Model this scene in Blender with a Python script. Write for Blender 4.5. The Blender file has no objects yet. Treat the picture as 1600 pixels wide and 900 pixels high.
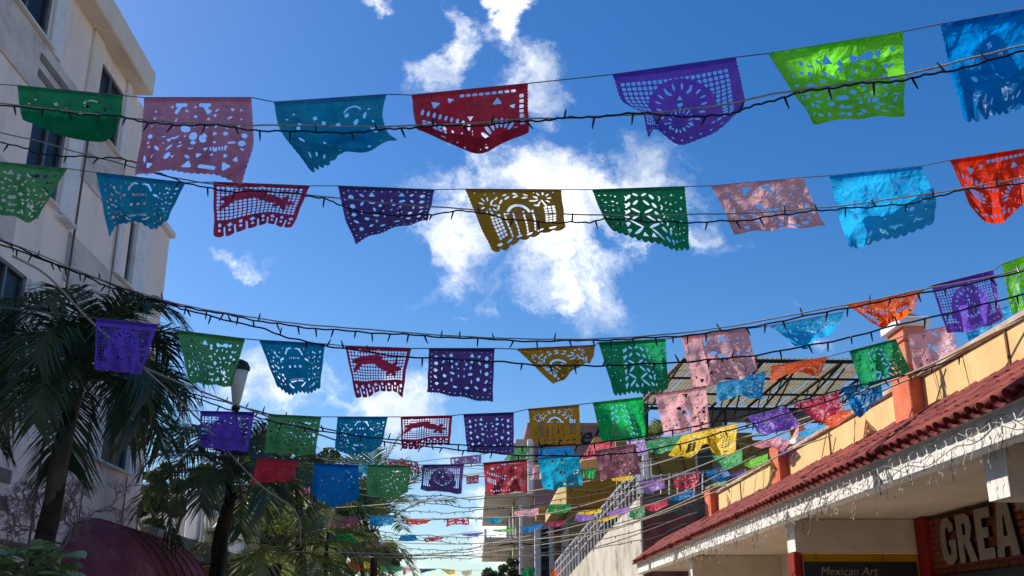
import bpy, math, random
import numpy as np
from mathutils import Vector, Matrix, Quaternion
R = math.radians
rng = random.Random(7)
nr = np.random.RandomState(11)
scene = bpy.context.scene
C = scene.collection

# ------------------------------------------------------------ camera
EYE = np.array([0.0, 0.0, 1.6])
FPX = 1600.0                                   # focal length in photo pixels (photo is 1600 wide)
PITCH = math.atan(540 / FPX)
YAW = math.atan(60 / (FPX / math.cos(PITCH)))
FW = np.array([math.sin(YAW) * math.cos(PITCH), math.cos(YAW) * math.cos(PITCH), math.sin(PITCH)])
RT = np.array([math.cos(YAW), -math.sin(YAW), 0.0])
UP = np.cross(RT, FW)
cd = bpy.data.cameras.new('camera'); cam = bpy.data.objects.new('camera', cd); C.objects.link(cam)
cd.sensor_width = 36; cd.lens = 36; cd.clip_start = 0.05; cd.clip_end = 4000
cam.location = EYE; cam.rotation_euler = (R(90) + PITCH, 0, -YAW)
scene.camera = cam

def ray(px, py): return FW + RT * ((px - 800) / FPX) + UP * ((450 - py) / FPX)
def atX(px, py, X): d = ray(px, py); return EYE + d * (X / d[0])
def atY(px, py, Y): d = ray(px, py); return EYE + d * (Y / d[1])
def atT(px, py, t): return EYE + ray(px, py) * t

# ------------------------------------------------------------ light and sky
SUN = np.array([-1.0, 0.60, 0.965]); SUN = SUN / np.linalg.norm(SUN)
ld = bpy.data.lights.new('sun', 'SUN'); ld.energy = 2.0; ld.angle = R(0.5); ld.color = (1.0, 0.95, 0.87)
sun = bpy.data.objects.new('sun', ld); C.objects.link(sun)
sun.rotation_euler = Vector(SUN).to_track_quat('Z', 'Y').to_euler(); sun.location = (-20, 12, 30)
vs = scene.view_settings
vs.view_transform = 'Standard'; vs.look = 'None'; vs.gamma = 1.0; vs.use_curve_mapping = False
vs.exposure = 1.52
SKY_STRENGTH = 0.11

def lin(c): return tuple(((v / 255) / 12.92 if v / 255 <= 0.04045 else ((v / 255 + 0.055) / 1.055) ** 2.4) for v in c)

world = bpy.data.worlds.new("World"); scene.world = world; world.use_nodes = True
def build_world():
    nt = world.node_tree; N = nt.nodes; L = nt.links; N.clear()
    out = N.new('ShaderNodeOutputWorld'); bg = N.new('ShaderNodeBackground'); bg.inputs[1].default_value = SKY_STRENGTH
    L.new(bg.outputs[0], out.inputs[0])
    sky = N.new('ShaderNodeTexSky'); sky.sky_type = 'NISHITA'; sky.sun_disc = False
    sky.sun_elevation = math.asin(SUN[2]); sky.sun_rotation = math.atan2(SUN[0], SUN[1])
    sky.altitude = 0; sky.air_density = 1.0; sky.dust_density = 0.6; sky.ozone_density = 2.5
    hs = N.new('ShaderNodeHueSaturation'); hs.inputs['Hue'].default_value = 0.508; hs.inputs['Saturation'].default_value = 1.40; hs.inputs['Value'].default_value = 0.465
    L.new(sky.outputs[0], hs.inputs['Color'])
    tc = N.new('ShaderNodeTexCoord'); sep = N.new('ShaderNodeSeparateXYZ'); L.new(tc.outputs['Generated'], sep.inputs[0])
    def M(op, a, b=None, c=None, clamp=False):
        n = N.new('ShaderNodeMath'); n.operation = op; n.use_clamp = clamp
        for i, v in enumerate((a, b, c)):
            if v is None: continue
            if isinstance(v, (int, float)): n.inputs[i].default_value = v
            else: L.new(v, n.inputs[i])
        return n.outputs[0]
    def VM(op, a, b=None, s=None):
        n = N.new('ShaderNodeVectorMath'); n.operation = op
        for i, v in enumerate((a, b)):
            if v is None: continue
            if isinstance(v, (tuple, list)): n.inputs[i].default_value = v
            else: L.new(v, n.inputs[i])
        if s is not None: n.inputs['Scale'].default_value = s
        return n
    # clouds sit on the plane of directions (x/|y|, z/|y|)
    ay = M('MAXIMUM', M('ABSOLUTE', sep.outputs[1]), 0.08)
    cmb = N.new('ShaderNodeCombineXYZ')
    L.new(M('DIVIDE', sep.outputs[0], ay), cmb.inputs[0]); L.new(M('DIVIDE', sep.outputs[2], ay), cmb.inputs[1])
    base = cmb.outputs[0]
    # domain warp for ragged edges
    wn = N.new('ShaderNodeTexNoise'); wn.inputs['Scale'].default_value = 9; wn.inputs['Detail'].default_value = 6; wn.inputs['Roughness'].default_value = 0.62
    L.new(base, wn.inputs['Vector'])
    w1 = VM('SUBTRACT', wn.outputs['Color'], (0.5, 0.5, 0.5)); w2 = VM('SCALE', w1.outputs[0], None, 0.16)
    p = VM('ADD', base, w2.outputs[0]).outputs[0]
    def ab(px, py):
        d = ray(px, py); return d[0] / d[1], d[2] / d[1]
    # (px, py, half width px, half height px, angle deg, weight)
    blobs = [(590, 8, 26, 26, 0, .55), (695, 50, 30, 85, 8, .98), (660, 110, 34, 50, 30, .8), (785, 40, 36, 62, 10, .95), (840, 118, 62, 55, 35, 1.0),
             (885, 165, 40, 42, 0, .75), (770, 280, 85, 62, -20, 1.15), (880, 275, 100, 66, 0, 1.35), (970, 295, 105, 66, 0, 1.2), (1030, 270, 50, 28, 0, .7),
             (850, 360, 105, 80, 30, 1.15), (725, 385, 90, 54, 20, .98), (880, 440, 90, 56, 25, .95), (955, 420, 42, 58, 10, .6), (800, 465, 90, 34, 10, .55),
             (375, 389, 56, 20, 0, .95), (425, 595, 80, 38, 0, 1.05), (340, 610, 60, 32, 0, .7), (625, 640, 62, 32, 0, 1.05), (700, 705, 120, 34, 0, .85),
             (690, 770, 90, 14, 0, .5), (560, 790, 60, 26, 0, .6), (575, 830, 60, 30, 0, .8), (780, 800, 52, 24, 0, .9), (785, 850, 62, 30, 0, 1.05), (700, 892, 90, 14, 0, .6),
             (1098, 285, 18, 20, 20, .75), (1150, 300, 60, 10, 0, .38), (1245, 448, 14, 12, 0, .5), (1290, 555, 40, 20, 0, .55), (700, 490, 40, 12, 0, .35), (1000, 90, 16, 10, 0, .3),
             (200, -260, 300, 120, 10, .9), (1500, -420, 380, 120, -10, .8), (2400, 300, 300, 150, 0, .9), (-900, 500, 320, 140, 0, .9), (800, -900, 500, 200, 0, .8), (-200, -1300, 600, 400, 20, .9), (2200, -1200, 700, 400, -20, .9), (-2600, -200, 800, 400, 0, .9), (4000, -100, 900, 400, 0, .9), (800, -3600, 2200, 1200, 0, .9)]  # unseen clouds outside the view; the larger ones added to brighten the shade
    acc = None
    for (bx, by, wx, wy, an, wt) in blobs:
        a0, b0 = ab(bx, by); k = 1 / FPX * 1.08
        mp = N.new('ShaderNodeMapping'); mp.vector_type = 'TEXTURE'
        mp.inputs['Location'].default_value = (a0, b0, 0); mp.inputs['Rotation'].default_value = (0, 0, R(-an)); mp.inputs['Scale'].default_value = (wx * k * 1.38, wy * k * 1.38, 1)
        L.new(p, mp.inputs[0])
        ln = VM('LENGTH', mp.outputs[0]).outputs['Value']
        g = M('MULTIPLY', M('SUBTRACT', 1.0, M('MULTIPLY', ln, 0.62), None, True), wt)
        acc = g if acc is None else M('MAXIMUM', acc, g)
    nn = N.new('ShaderNodeTexNoise'); nn.inputs['Scale'].default_value = 12; nn.inputs['Detail'].default_value = 12; nn.inputs['Roughness'].default_value = 0.57
    L.new(p, nn.inputs['Vector'])
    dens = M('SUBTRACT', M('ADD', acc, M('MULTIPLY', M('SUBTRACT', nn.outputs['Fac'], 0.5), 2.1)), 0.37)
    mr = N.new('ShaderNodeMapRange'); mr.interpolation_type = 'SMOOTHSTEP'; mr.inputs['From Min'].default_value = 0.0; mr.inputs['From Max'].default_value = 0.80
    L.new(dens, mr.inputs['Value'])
    # cloud body: thick parts a little grey, thin parts bluish white
    n2 = N.new('ShaderNodeTexNoise'); n2.inputs['Scale'].default_value = 7; n2.inputs['Detail'].default_value = 5
    sh = VM('ADD', p, (0.02, -0.035, 3.0)); L.new(sh.outputs[0], n2.inputs['Vector'])
    ramp = N.new('ShaderNodeMapRange'); ramp.inputs['From Min'].default_value = 0.40; ramp.inputs['From Max'].default_value = 0.62
    L.new(n2.outputs['Fac'], ramp.inputs['Value'])
    cc = N.new('ShaderNodeMix'); cc.data_type = 'RGBA'
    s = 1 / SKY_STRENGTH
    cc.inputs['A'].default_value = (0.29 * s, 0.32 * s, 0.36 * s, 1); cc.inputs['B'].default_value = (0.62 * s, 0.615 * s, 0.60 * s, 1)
    L.new(ramp.outputs[0], cc.inputs['Factor'])
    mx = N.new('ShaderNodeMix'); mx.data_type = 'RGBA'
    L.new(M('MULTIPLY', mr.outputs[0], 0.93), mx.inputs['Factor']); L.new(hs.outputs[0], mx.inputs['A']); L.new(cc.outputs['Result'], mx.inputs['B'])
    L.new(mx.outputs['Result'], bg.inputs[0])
build_world()

# ------------------------------------------------------------ materials
MATS = {}
def mat(name, c1, c2=None, scale=3.0, rough=0.8, bump=0.0, bscale=None, detail=6, spec=0.3, metal=0.0, stain=None, sscale=1.2, stretch=(1, 1, 1), stain_lo=0.52, stain_hi=0.7):
    if name in MATS: return MATS[name]
    m = bpy.data.materials.new(name); m.use_nodes = True; nt = m.node_tree; N = nt.nodes; L = nt.links
    b = N['Principled BSDF']; b.inputs['Roughness'].default_value = rough; b.inputs['Specular IOR Level'].default_value = spec; b.inputs['Metallic'].default_value = metal
    tc = N.new('ShaderNodeTexCoord'); mp = N.new('ShaderNodeMapping'); mp.inputs['Scale'].default_value = stretch
    L.new(tc.outputs['Object'], mp.inputs[0])
    n = N.new('ShaderNodeTexNoise'); n.inputs['Scale'].default_value = scale; n.inputs['Detail'].default_value = detail; n.inputs['Roughness'].default_value = 0.65
    L.new(mp.outputs[0], n.inputs['Vector'])
    mr = N.new('ShaderNodeMapRange'); mr.inputs['From Min'].default_value = 0.35; mr.inputs['From Max'].default_value = 0.65; L.new(n.outputs['Fac'], mr.inputs['Value'])
    mx = N.new('ShaderNodeMix'); mx.data_type = 'RGBA'; mx.inputs['A'].default_value = (*c1, 1); mx.inputs['B'].default_value = (*(c2 or tuple(v * 0.8 for v in c1)), 1)
    L.new(mr.outputs[0], mx.inputs['Factor']); col = mx.outputs['Result']
    if stain:
        sn = N.new('ShaderNodeTexNoise'); sn.inputs['Scale'].default_value = sscale; sn.inputs['Detail'].default_value = 9; sn.inputs['Roughness'].default_value = 0.7
        L.new(mp.outputs[0], sn.inputs['Vector'])
        sr = N.new('ShaderNodeMapRange'); sr.inputs['From Min'].default_value = stain_lo; sr.inputs['From Max'].default_value = stain_hi; sr.inputs['To Max'].default_value = 0.85
        L.new(sn.outputs['Fac'], sr.inputs['Value'])
        m2 = N.new('ShaderNodeMix'); m2.data_type = 'RGBA'; L.new(sr.outputs[0], m2.inputs['Factor']); L.new(col, m2.inputs['A']); m2.inputs['B'].default_value = (*stain, 1)
        col = m2.outputs['Result']
    L.new(col, b.inputs['Base Color'])
    if bump:
        bn = N.new('ShaderNodeTexNoise'); bn.inputs['Scale'].default_value = bscale or scale * 8; bn.inputs['Detail'].default_value = 8
        L.new(mp.outputs[0], bn.inputs['Vector'])
        bp = N.new('ShaderNodeBump'); bp.inputs['Strength'].default_value = bump; bp.inputs['Distance'].default_value = 0.02
        L.new(bn.outputs['Fac'], bp.inputs['Height']); L.new(bp.outputs[0], b.inputs['Normal'])
    MATS[name] = m; return m

def film(name, c, trans=0.5, gloss=0.08):
    """thin coloured plastic or tissue sheet: scatters light back and through"""
    m = bpy.data.materials.new(name); m.use_nodes = True; nt = m.node_tree; N = nt.nodes; L = nt.links; N.clear()
    out = N.new('ShaderNodeOutputMaterial'); d = N.new('ShaderNodeBsdfDiffuse'); t = N.new('ShaderNodeBsdfTranslucent')
    tc = N.new('ShaderNodeTexCoord'); n = N.new('ShaderNodeTexNoise'); n.inputs['Scale'].default_value = 7; n.inputs['Detail'].default_value = 4
    L.new(tc.outputs['Object'], n.inputs['Vector'])
    mr = N.new('ShaderNodeMapRange'); mr.inputs['From Min'].default_value = 0.3; mr.inputs['From Max'].default_value = 0.7; mr.inputs['To Min'].default_value = 0.86; mr.inputs['To Max'].default_value = 1.1
    L.new(n.outputs['Fac'], mr.inputs['Value'])
    vm = N.new('ShaderNodeVectorMath'); vm.operation = 'SCALE'; vm.inputs[0].default_value = c; L.new(mr.outputs[0], vm.inputs['Scale'])
    L.new(vm.outputs[0], d.inputs[0]); L.new(vm.outputs[0], t.inputs[0])
    mx = N.new('ShaderNodeMixShader'); mx.inputs[0].default_value = trans; L.new(d.outputs[0], mx.inputs[1]); L.new(t.outputs[0], mx.inputs[2])
    g = N.new('ShaderNodeBsdfGlossy'); g.inputs['Roughness'].default_value = 0.38; g.inputs[0].default_value = (0.9, 0.9, 0.9, 1)
    fr = N.new('ShaderNodeFresnel'); fr.inputs[0].default_value = 1.4
    fm = N.new('ShaderNodeMath'); fm.operation = 'MULTIPLY'; fm.inputs[1].default_value = gloss * 0.35; fm.use_clamp = True; L.new(fr.outputs[0], fm.inputs[0])
    m2 = N.new('ShaderNodeMixShader'); L.new(fm.outputs[0], m2.inputs[0]); L.new(mx.outputs[0], m2.inputs[1]); L.new(g.outputs[0], m2.inputs[2])
    wb = N.new('ShaderNodeTexNoise'); wb.inputs['Scale'].default_value = 11; wb.inputs['Detail'].default_value = 4; wb.inputs['Distortion'].default_value = 0.8; L.new(tc.outputs['Object'], wb.inputs['Vector'])
    bp = N.new('ShaderNodeBump'); bp.inputs['Strength'].default_value = 0.8; bp.inputs['Distance'].default_value = 0.05; L.new(wb.outputs['Fac'], bp.inputs['Height'])
    for s_ in (d, t, g): L.new(bp.outputs[0], s_.inputs['Normal'])
    L.new(m2.outputs[0], out.inputs[0])
    return m

white_wall = mat('painted_plaster', lin((250, 232, 220)), lin((240, 220, 208)), 1.1, 0.9, 0.15, 14, stain=lin((196, 182, 172)), sscale=1.5, stain_lo=0.54, stain_hi=0.8, stretch=(1, 1, 0.28))
marble = mat('weathered_render', lin((226, 214, 206)), lin((196, 186, 180)), 2.0, 0.85, 0.3, 10, stain=lin((146, 140, 136)), sscale=2.3, stretch=(1, 0.5, 1))
cream = mat('cream_paint', lin((238, 224, 206)), lin((226, 210, 192)), 1.5, 0.9, 0.1)
trim_white = mat('white_trim', lin((236, 234, 234)), lin((220, 218, 218)), 3, 0.7, 0.1, stain=lin((150, 145, 140)), sscale=3, stain_lo=.58, stain_hi=.8)
groove = mat('taupe_stripe', lin((140, 128, 122)), lin((122, 112, 108)), 4, 0.9)
alu = mat('window_aluminium', lin((120, 124, 128)), lin((96, 100, 104)), 6, 0.45, metal=0.4)
glass_dark = mat('dark_glass', (0.008, 0.010, 0.012), (0.02, 0.022, 0.024), 1.3, 0.3, spec=0.16)
curtain = mat('curtain_cloth', lin((120, 125, 130)), lin((75, 80, 85)), 2.2, 0.9, stretch=(1, 7, 0.3))
pipe_m = mat('grey_pipe', lin((96, 92, 90)), rough=0.6)
maroon = mat('maroon_canvas', lin((140, 74, 82)), lin((116, 56, 66)), 3, 0.85, 0.25, 120, stain=lin((158, 104, 108)), sscale=1.6)
ochre = mat('yellow_stucco', lin((228, 196, 140)), lin((216, 180, 120)), 2.0, 0.92, 0.35, 26, stain=lin((190, 150, 104)), sscale=2.4, stain_lo=.53, stain_hi=.78, stretch=(1, 1, .35))
orange = mat('orange_stucco', lin((222, 126, 92)), lin((206, 104, 70)), 2.6, 0.92, 0.5, 30, stain=lin((190, 90, 60)), sscale=3.2)
coping_m = mat('coping', lin((206, 186, 170)), lin((160, 120, 96)), 3.0, 0.85, 0.3, 20)
beam_white = mat('whitewashed_beam', lin((240, 236, 228)), lin((214, 208, 198)), 6, 0.85, 1.0, 9, stain=lin((140, 134, 128)), sscale=7, stretch=(1, 1, 0.35), stain_lo=.60, stain_hi=.70)
soffit_m = mat('beige_ceiling', lin((206, 190, 168)), lin((190, 172, 152)), 1.6, 0.9, 0.2, stain=lin((120, 104, 90)), sscale=2.2, stain_lo=.60, stain_hi=.75, stretch=(1, 0.4, 1))
tile_m = mat('red_clay_tile', lin((144, 66, 56)), lin((116, 52, 44)), 3.5, 0.8, 0.35, 40, stain=lin((104, 40, 40)), sscale=4.0)
tile_m2 = mat('red_clay_tile_dark', lin((132, 52, 50)), lin((106, 38, 40)), 3.5, 0.8, 0.35, 40, stain=lin((90, 36, 36)), sscale=4.0)
red_paint = mat('red_paint', lin((150, 30, 22)), lin((128, 22, 16)), 3, 0.7)
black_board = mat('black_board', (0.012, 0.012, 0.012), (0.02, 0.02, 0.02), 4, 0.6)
yellow_board = mat('yellow_board', lin((240, 176, 30)), lin((226, 158, 20)), 3, 0.7)
letter_grey = mat('letter_paint', lin((142, 130, 112)), lin((126, 114, 98)), 5, 0.8, 0.2)
letter_side = mat('letter_side', (0.015, 0.012, 0.01), rough=0.8)
brick_m = mat('brick', lin((142, 76, 50)), lin((108, 54, 38)), 5, 0.9, 0.4, 30)
mortar = mat('mortar', lin((96, 66, 50)), rough=0.95)
maroon_wall = mat('maroon_wall', lin((128, 76, 70)), lin((108, 60, 58)), 1.4, 0.9, 0.3, 12, stain=lin((64, 40, 40)), sscale=0.8, stain_lo=.50, stain_hi=.62)
stain_white = mat('mottled_whitewash', lin((222, 214, 196)), lin((192, 180, 160)), 2.5, 0.9, 0.4, 14, stain=lin((130, 118, 100)), sscale=2.6, stretch=(1, 1, 0.4))
olive = mat('olive_wall', lin((150, 128, 70)), lin((128, 108, 58)), 1.6, 0.9, 0.2, stain=lin((84, 78, 48)), sscale=1.6)
dk_yellow = mat('mustard_wall', lin((176, 130, 46)), lin((156, 112, 36)), 1.2, 0.9, 0.2)
mauve = mat('mauve_wall', lin((158, 124, 118)), lin((144, 110, 106)), 0.8, 0.9, 0.15)
concrete = mat('concrete', lin((140, 136, 128)), lin((112, 110, 104)), 2, 0.9, 0.3, stain=lin((80, 78, 74)), sscale=2)
steel = mat('dark_steel', (0.03, 0.03, 0.032), rough=0.5, metal=0.3)
rail_white = mat('rail_paint', lin((240, 240, 240)), lin((216, 216, 218)), 5, 0.6)
sheet = mat('corrugated_sheet', lin((186, 174, 150)), lin((150, 138, 118)), 1.2, 0.7, stretch=(1, 0.3, 1), stain=lin((110, 100, 86)), sscale=1.2)
asphalt = mat('asphalt', (0.055, 0.055, 0.057), (0.04, 0.04, 0.042), 6, 0.9, 0.4)
paving = mat('paving', lin((196, 184, 168)), lin((176, 164, 150)), 2, 0.9, 0.3)
earth = mat('ground_soil', (0.14, 0.12, 0.09), (0.09, 0.10, 0.05), 0.4, 1.0)
sheet = film('corrugated_translucent', lin((196, 182, 152)), .4, 0.0)
cable_m = mat('black_cable', (0.012, 0.012, 0.013), rough=0.6)
rope_m = mat('beige_rope', lin((190, 172, 150)), lin((150, 134, 116)), 60, 0.9)
twine_m = mat('grey_twine', lin((120, 118, 120)), rough=0.8)
bulb_m = mat('bulb_socket', (0.010, 0.010, 0.012), rough=0.4)
icicle_m = mat('white_light_cable', lin((214, 204, 184)), lin((180, 168, 150)), 30, 0.5)
icicle_dark = mat('grey_light_cable', lin((90, 84, 78)), rough=0.6)
trunk_m = mat('palm_trunk', lin((66, 54, 44)), lin((44, 36, 30)), 6, 0.95, 0.6, 20, stretch=(1, 1, 3))
shaft_m = mat('palm_crownshaft', lin((104, 100, 78)), lin((66, 62, 48)), 4, 0.6, stretch=(1, 1, 0.4))
bark = mat('bark', lin((92, 78, 66)), lin((66, 56, 48)), 6, 0.95, 0.5)
twig_m = mat('grey_twig', lin((176, 150, 144)), lin((146, 122, 116)), 8, 0.9)
lamp_white = mat('lamp_glass', lin((212, 206, 194)), rough=0.3)

def leafmat(name, c, c2, t=0.35):
    m = bpy.data.materials.new(name); m.use_nodes = True; nt = m.node_tree; N = nt.nodes; L = nt.links; N.clear()
    out = N.new('ShaderNodeOutputMaterial'); d = N.new('ShaderNodeBsdfDiffuse'); tr = N.new('ShaderNodeBsdfTranslucent'); gl = N.new('ShaderNodeBsdfGlossy'); gl.inputs['Roughness'].default_value = 0.35
    tc = N.new('ShaderNodeTexCoord'); n = N.new('ShaderNodeTexNoise'); n.inputs['Scale'].default_value = 2.5; n.inputs['Detail'].default_value = 8; L.new(tc.outputs['Object'], n.inputs['Vector'])
    mr = N.new('ShaderNodeMapRange'); mr.inputs['From Min'].default_value = 0.35; mr.inputs['From Max'].default_value = 0.65; L.new(n.outputs['Fac'], mr.inputs['Value'])
    mx = N.new('ShaderNodeMix'); mx.data_type = 'RGBA'; mx.inputs['A'].default_value = (*c, 1); mx.inputs['B'].default_value = (*c2, 1); L.new(mr.outputs[0], mx.inputs['Factor'])
    L.new(mx.outputs['Result'], d.inputs[0]); L.new(mx.outputs['Result'], tr.inputs[0])
    a = N.new('ShaderNodeMixShader'); a.inputs[0].default_value = t; L.new(d.outputs[0], a.inputs[1]); L.new(tr.outputs[0], a.inputs[2])
    b = N.new('ShaderNodeMixShader'); b.inputs[0].default_value = 0.06; L.new(a.outputs[0], b.inputs[1]); L.new(gl.outputs[0], b.inputs[2])
    L.new(b.outputs[0], out.inputs[0]); return m
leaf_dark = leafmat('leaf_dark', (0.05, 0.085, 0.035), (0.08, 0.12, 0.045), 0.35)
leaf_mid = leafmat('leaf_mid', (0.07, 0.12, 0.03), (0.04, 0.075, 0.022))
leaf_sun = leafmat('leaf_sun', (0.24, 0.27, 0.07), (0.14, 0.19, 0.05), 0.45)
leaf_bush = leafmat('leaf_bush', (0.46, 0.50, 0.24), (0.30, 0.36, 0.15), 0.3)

# ------------------------------------------------------------ object helpers
ORG = {}
def wloc(o): return ORG.get(o.name, Vector((0, 0, 0)))
def tag(o, label=None, cat=None, group=None, kind=None):
    if label: o['label'] = label
    if cat: o['category'] = cat
    if group: o['group'] = group
    if kind: o['kind'] = kind
    return o
def thing(name, loc, label=None, cat=None, group=None):
    o = bpy.data.objects.new(name, None); C.objects.link(o); o.location = loc; o.empty_display_size = 0.2
    ORG[o.name] = Vector(loc); return tag(o, label, cat, group)
def obj(name, V, F, m, parent=None, smooth=False, loc=None, kind=None, mats=None, midx=None):
    """V in world coordinates; links one mesh object, parented (translation only)"""
    V = np.asarray(V, float).reshape(-1, 3)
    if parent is not None: base = wloc(parent); loc = base if loc is None else Vector(loc)
    elif loc is None: loc = Vector((float(V[:, 0].mean()), float(V[:, 1].mean()), float(V[:, 2].min())))
    else: loc = Vector(loc)
    V = V - np.array(loc)
    me = bpy.data.meshes.new(name); me.from_pydata(V.tolist(), [], F)
    if mats:
        for q in mats: me.materials.append(q)
        me.polygons.foreach_set('material_index', midx)
    else: me.materials.append(m)
    if smooth: me.polygons.foreach_set('use_smooth', [True] * len(me.polygons))
    me.update()
    o = bpy.data.objects.new(name, me); C.objects.link(o)
    if parent is not None: o.parent = parent; o.location = loc - wloc(parent)
    else: o.location = loc
    ORG[o.name] = loc
    if kind: o['kind'] = kind
    return o
class MB:
    def __init__(s): s.V = []; s.F = []
    def add(s, V, F):
        k = len(s.V); s.V += [tuple(map(float, v)) for v in V]; s.F += [tuple(i + k for i in f) for f in F]; return s
    def box(s, a, b):
        x0, y0, z0 = a; x1, y1, z1 = b
        return s.add([(x0, y0, z0), (x1, y0, z0), (x1, y1, z0), (x0, y1, z0), (x0, y0, z1), (x1, y0, z1), (x1, y1, z1), (x0, y1, z1)],
                     [(0, 3, 2, 1), (4, 5, 6, 7), (0, 1, 5, 4), (1, 2, 6, 5), (2, 3, 7, 6), (3, 0, 4, 7)])
    def bbox(s, a, b, r=0.01):
        """box with chamfered edges"""
        a = np.array(a, float); b = np.array(b, float); c = (a + b) / 2; h = (b - a) / 2; r = min(r, *(h * 0.45))
        V = []; idx = {}
        for sx in (-1, 1):
            for sy in (-1, 1):
                for sz in (-1, 1):
                    for ax in range(3):
                        p = np.array([sx, sy, sz], float) * h
                        for q in range(3):
                            if q != ax: p[q] -= (sx, sy, sz)[q] * r
                        idx[(sx, sy, sz, ax)] = len(V); V.append(c + p)
        F = []
        for ax in range(3):
            o = [q for q in range(3) if q != ax]
            for sgn in (-1, 1):
                f = []
                for (u, v) in ((-1, -1), (1, -1), (1, 1), (-1, 1)):
                    k = [0, 0, 0]; k[ax] = sgn; k[o[0]] = u; k[o[1]] = v; f.append(idx[(*k, ax)])
                F.append(f)
        for ax in range(3):
            o = [q for q in range(3) if q != ax]
            for u in (-1, 1):
                for v in (-1, 1):
                    f = []
                    for (w, who) in ((-1, o[0]), (-1, o[1]), (1, o[1]), (1, o[0])):
                        k = [0, 0, 0]; k[ax] = w; k[o[0]] = u; k[o[1]] = v; f.append(idx[(*k, who)])
                    F.append(f)
        for sx in (-1, 1):
            for sy in (-1, 1):
                for sz in (-1, 1): F.append([idx[(sx, sy, sz, 0)], idx[(sx, sy, sz, 1)], idx[(sx, sy, sz, 2)]])
        return s.add(V, F)
    def tube(s, P, r, n=6, cap=True):
        P = [np.array(p, float) for p in P]; rr = r if hasattr(r, '__len__') else [r] * len(P)
        k = len(s.V); ref = None
        for i, p in enumerate(P):
            d = P[min(i + 1, len(P) - 1)] - P[max(i - 1, 0)]; d = d / (np.linalg.norm(d) + 1e-9)
            if ref is None: ref = np.array([0, 0, 1.0]) if abs(d[2]) < 0.9 else np.array([1.0, 0, 0])
            u = np.cross(d, ref); u /= np.linalg.norm(u) + 1e-9; v = np.cross(d, u); ref = np.cross(u, d)
            for j in range(n):
                a = 2 * math.pi * j / n; s.V.append(tuple(p + rr[i] * (u * math.cos(a) + v * math.sin(a))))
        for i in range(len(P) - 1):
            for j in range(n):
                a = k + i * n + j; b = k + i * n + (j + 1) % n; s.F.append((a, b, b + n, a + n))
        if cap:
            s.F.append(tuple(k + j for j in range(n))[::-1]); s.F.append(tuple(k + (len(P) - 1) * n + j for j in range(n)))
        return s
    def lathe(s, c, prof, n=16):
        k = len(s.V)
        for (r, z) in prof:
            for j in range(n):
                a = 2 * math.pi * j / n; s.V.append((c[0] + r * math.cos(a), c[1] + r * math.sin(a), c[2] + z))
        for i in range(len(prof) - 1):
            for j in range(n):
                a = k + i * n + j; b = k + i * n + (j + 1) % n; s.F.append((a, b, b + n, a + n))
        s.F.append(tuple(k + j for j in range(n))[::-1]); s.F.append(tuple(k + (len(prof) - 1) * n + j for j in range(n)))
        return s
    def done(s, name, m, parent=None, **kw): return obj(name, s.V, s.F, m, parent, **kw)

def wall_grid(origin, ex, ez, L, H, openings, depth, n_in, extra=0.0):
    """wall face in the plane origin + a*ex + b*ez with rectangular openings, reveals run 'depth' along n_in"""
    o = np.array(origin, float); ex = np.array(ex, float); ez = np.array(ez, float); n_in = np.array(n_in, float)
    A = sorted({0, L, *[q for w in openings for q in (w[0], w[1])]}); B = sorted({0, H, *[q for w in openings for q in (w[2], w[3])]})
    mb = MB(); P = lambda a, b, d=0: o + ex * a + ez * b + n_in * d
    for i in range(len(A) - 1):
        for j in range(len(B) - 1):
            ca, cb = (A[i] + A[i + 1]) / 2, (B[j] + B[j + 1]) / 2
            if any(w[0] < ca < w[1] and w[2] < cb < w[3] for w in openings): continue
            mb.add([P(A[i], B[j]), P(A[i + 1], B[j]), P(A[i + 1], B[j + 1]), P(A[i], B[j + 1])], [(0, 1, 2, 3)])
    for (a0, a1, b0, b1) in openings:
        q = [(a0, b0), (a1, b0), (a1, b1), (a0, b1)]
        for i in range(4):
            (a, b), (c, d) = q[i], q[(i + 1) % 4]
            mb.add([P(a, b), P(c, d), P(c, d, depth), P(a, b, depth)], [(0, 1, 2, 3)])
    return mb
def crom(P, n):
    """Catmull-Rom through points P (k,dim), n samples per span"""
    P = np.asarray(P, float)
    if len(P) < 3:
        return np.array([P[0] + (P[-1] - P[0]) * i / n for i in range(n + 1)])
    Q = np.vstack([2 * P[0] - P[1], P, 2 * P[-1] - P[-2]]); out = []
    for i in range(1, len(Q) - 2):
        for k in range(n):
            t = k / n; out.append(0.5 * ((2 * Q[i]) + (-Q[i - 1] + Q[i + 1]) * t + (2 * Q[i - 1] - 5 * Q[i] + 4 * Q[i + 1] - Q[i + 2]) * t * t + (-Q[i - 1] + 3 * Q[i] - 3 * Q[i + 1] + Q[i + 2]) * t ** 3))
    out.append(P[-1]); return np.array(out)

# ------------------------------------------------------------ ground, street
def sheet_obj(name, x0, x1, y0, y1, z, m):
    o = obj(name, [(x0, y0, z), (x1, y0, z), (x1, y1, z), (x0, y1, z)], [(0, 1, 2, 3)], m, loc=(0, 0, 0)); o['kind'] = 'structure'; return o
sheet_obj('ground', -2500, 2500, -2500, 2500, -0.02, earth)
sheet_obj('street', -3.2, 3.4, -60, 400, 0.0, paving)
for nm, x0, x1 in (('pavement_west', -6, -3.2), ('pavement_east', 3.4, 6.2)):
    o = MB().bbox((x0, -60, -0.015), (x1, 400, 0.13), 0.02).done(nm, paving); o['kind'] = 'structure'

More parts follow.
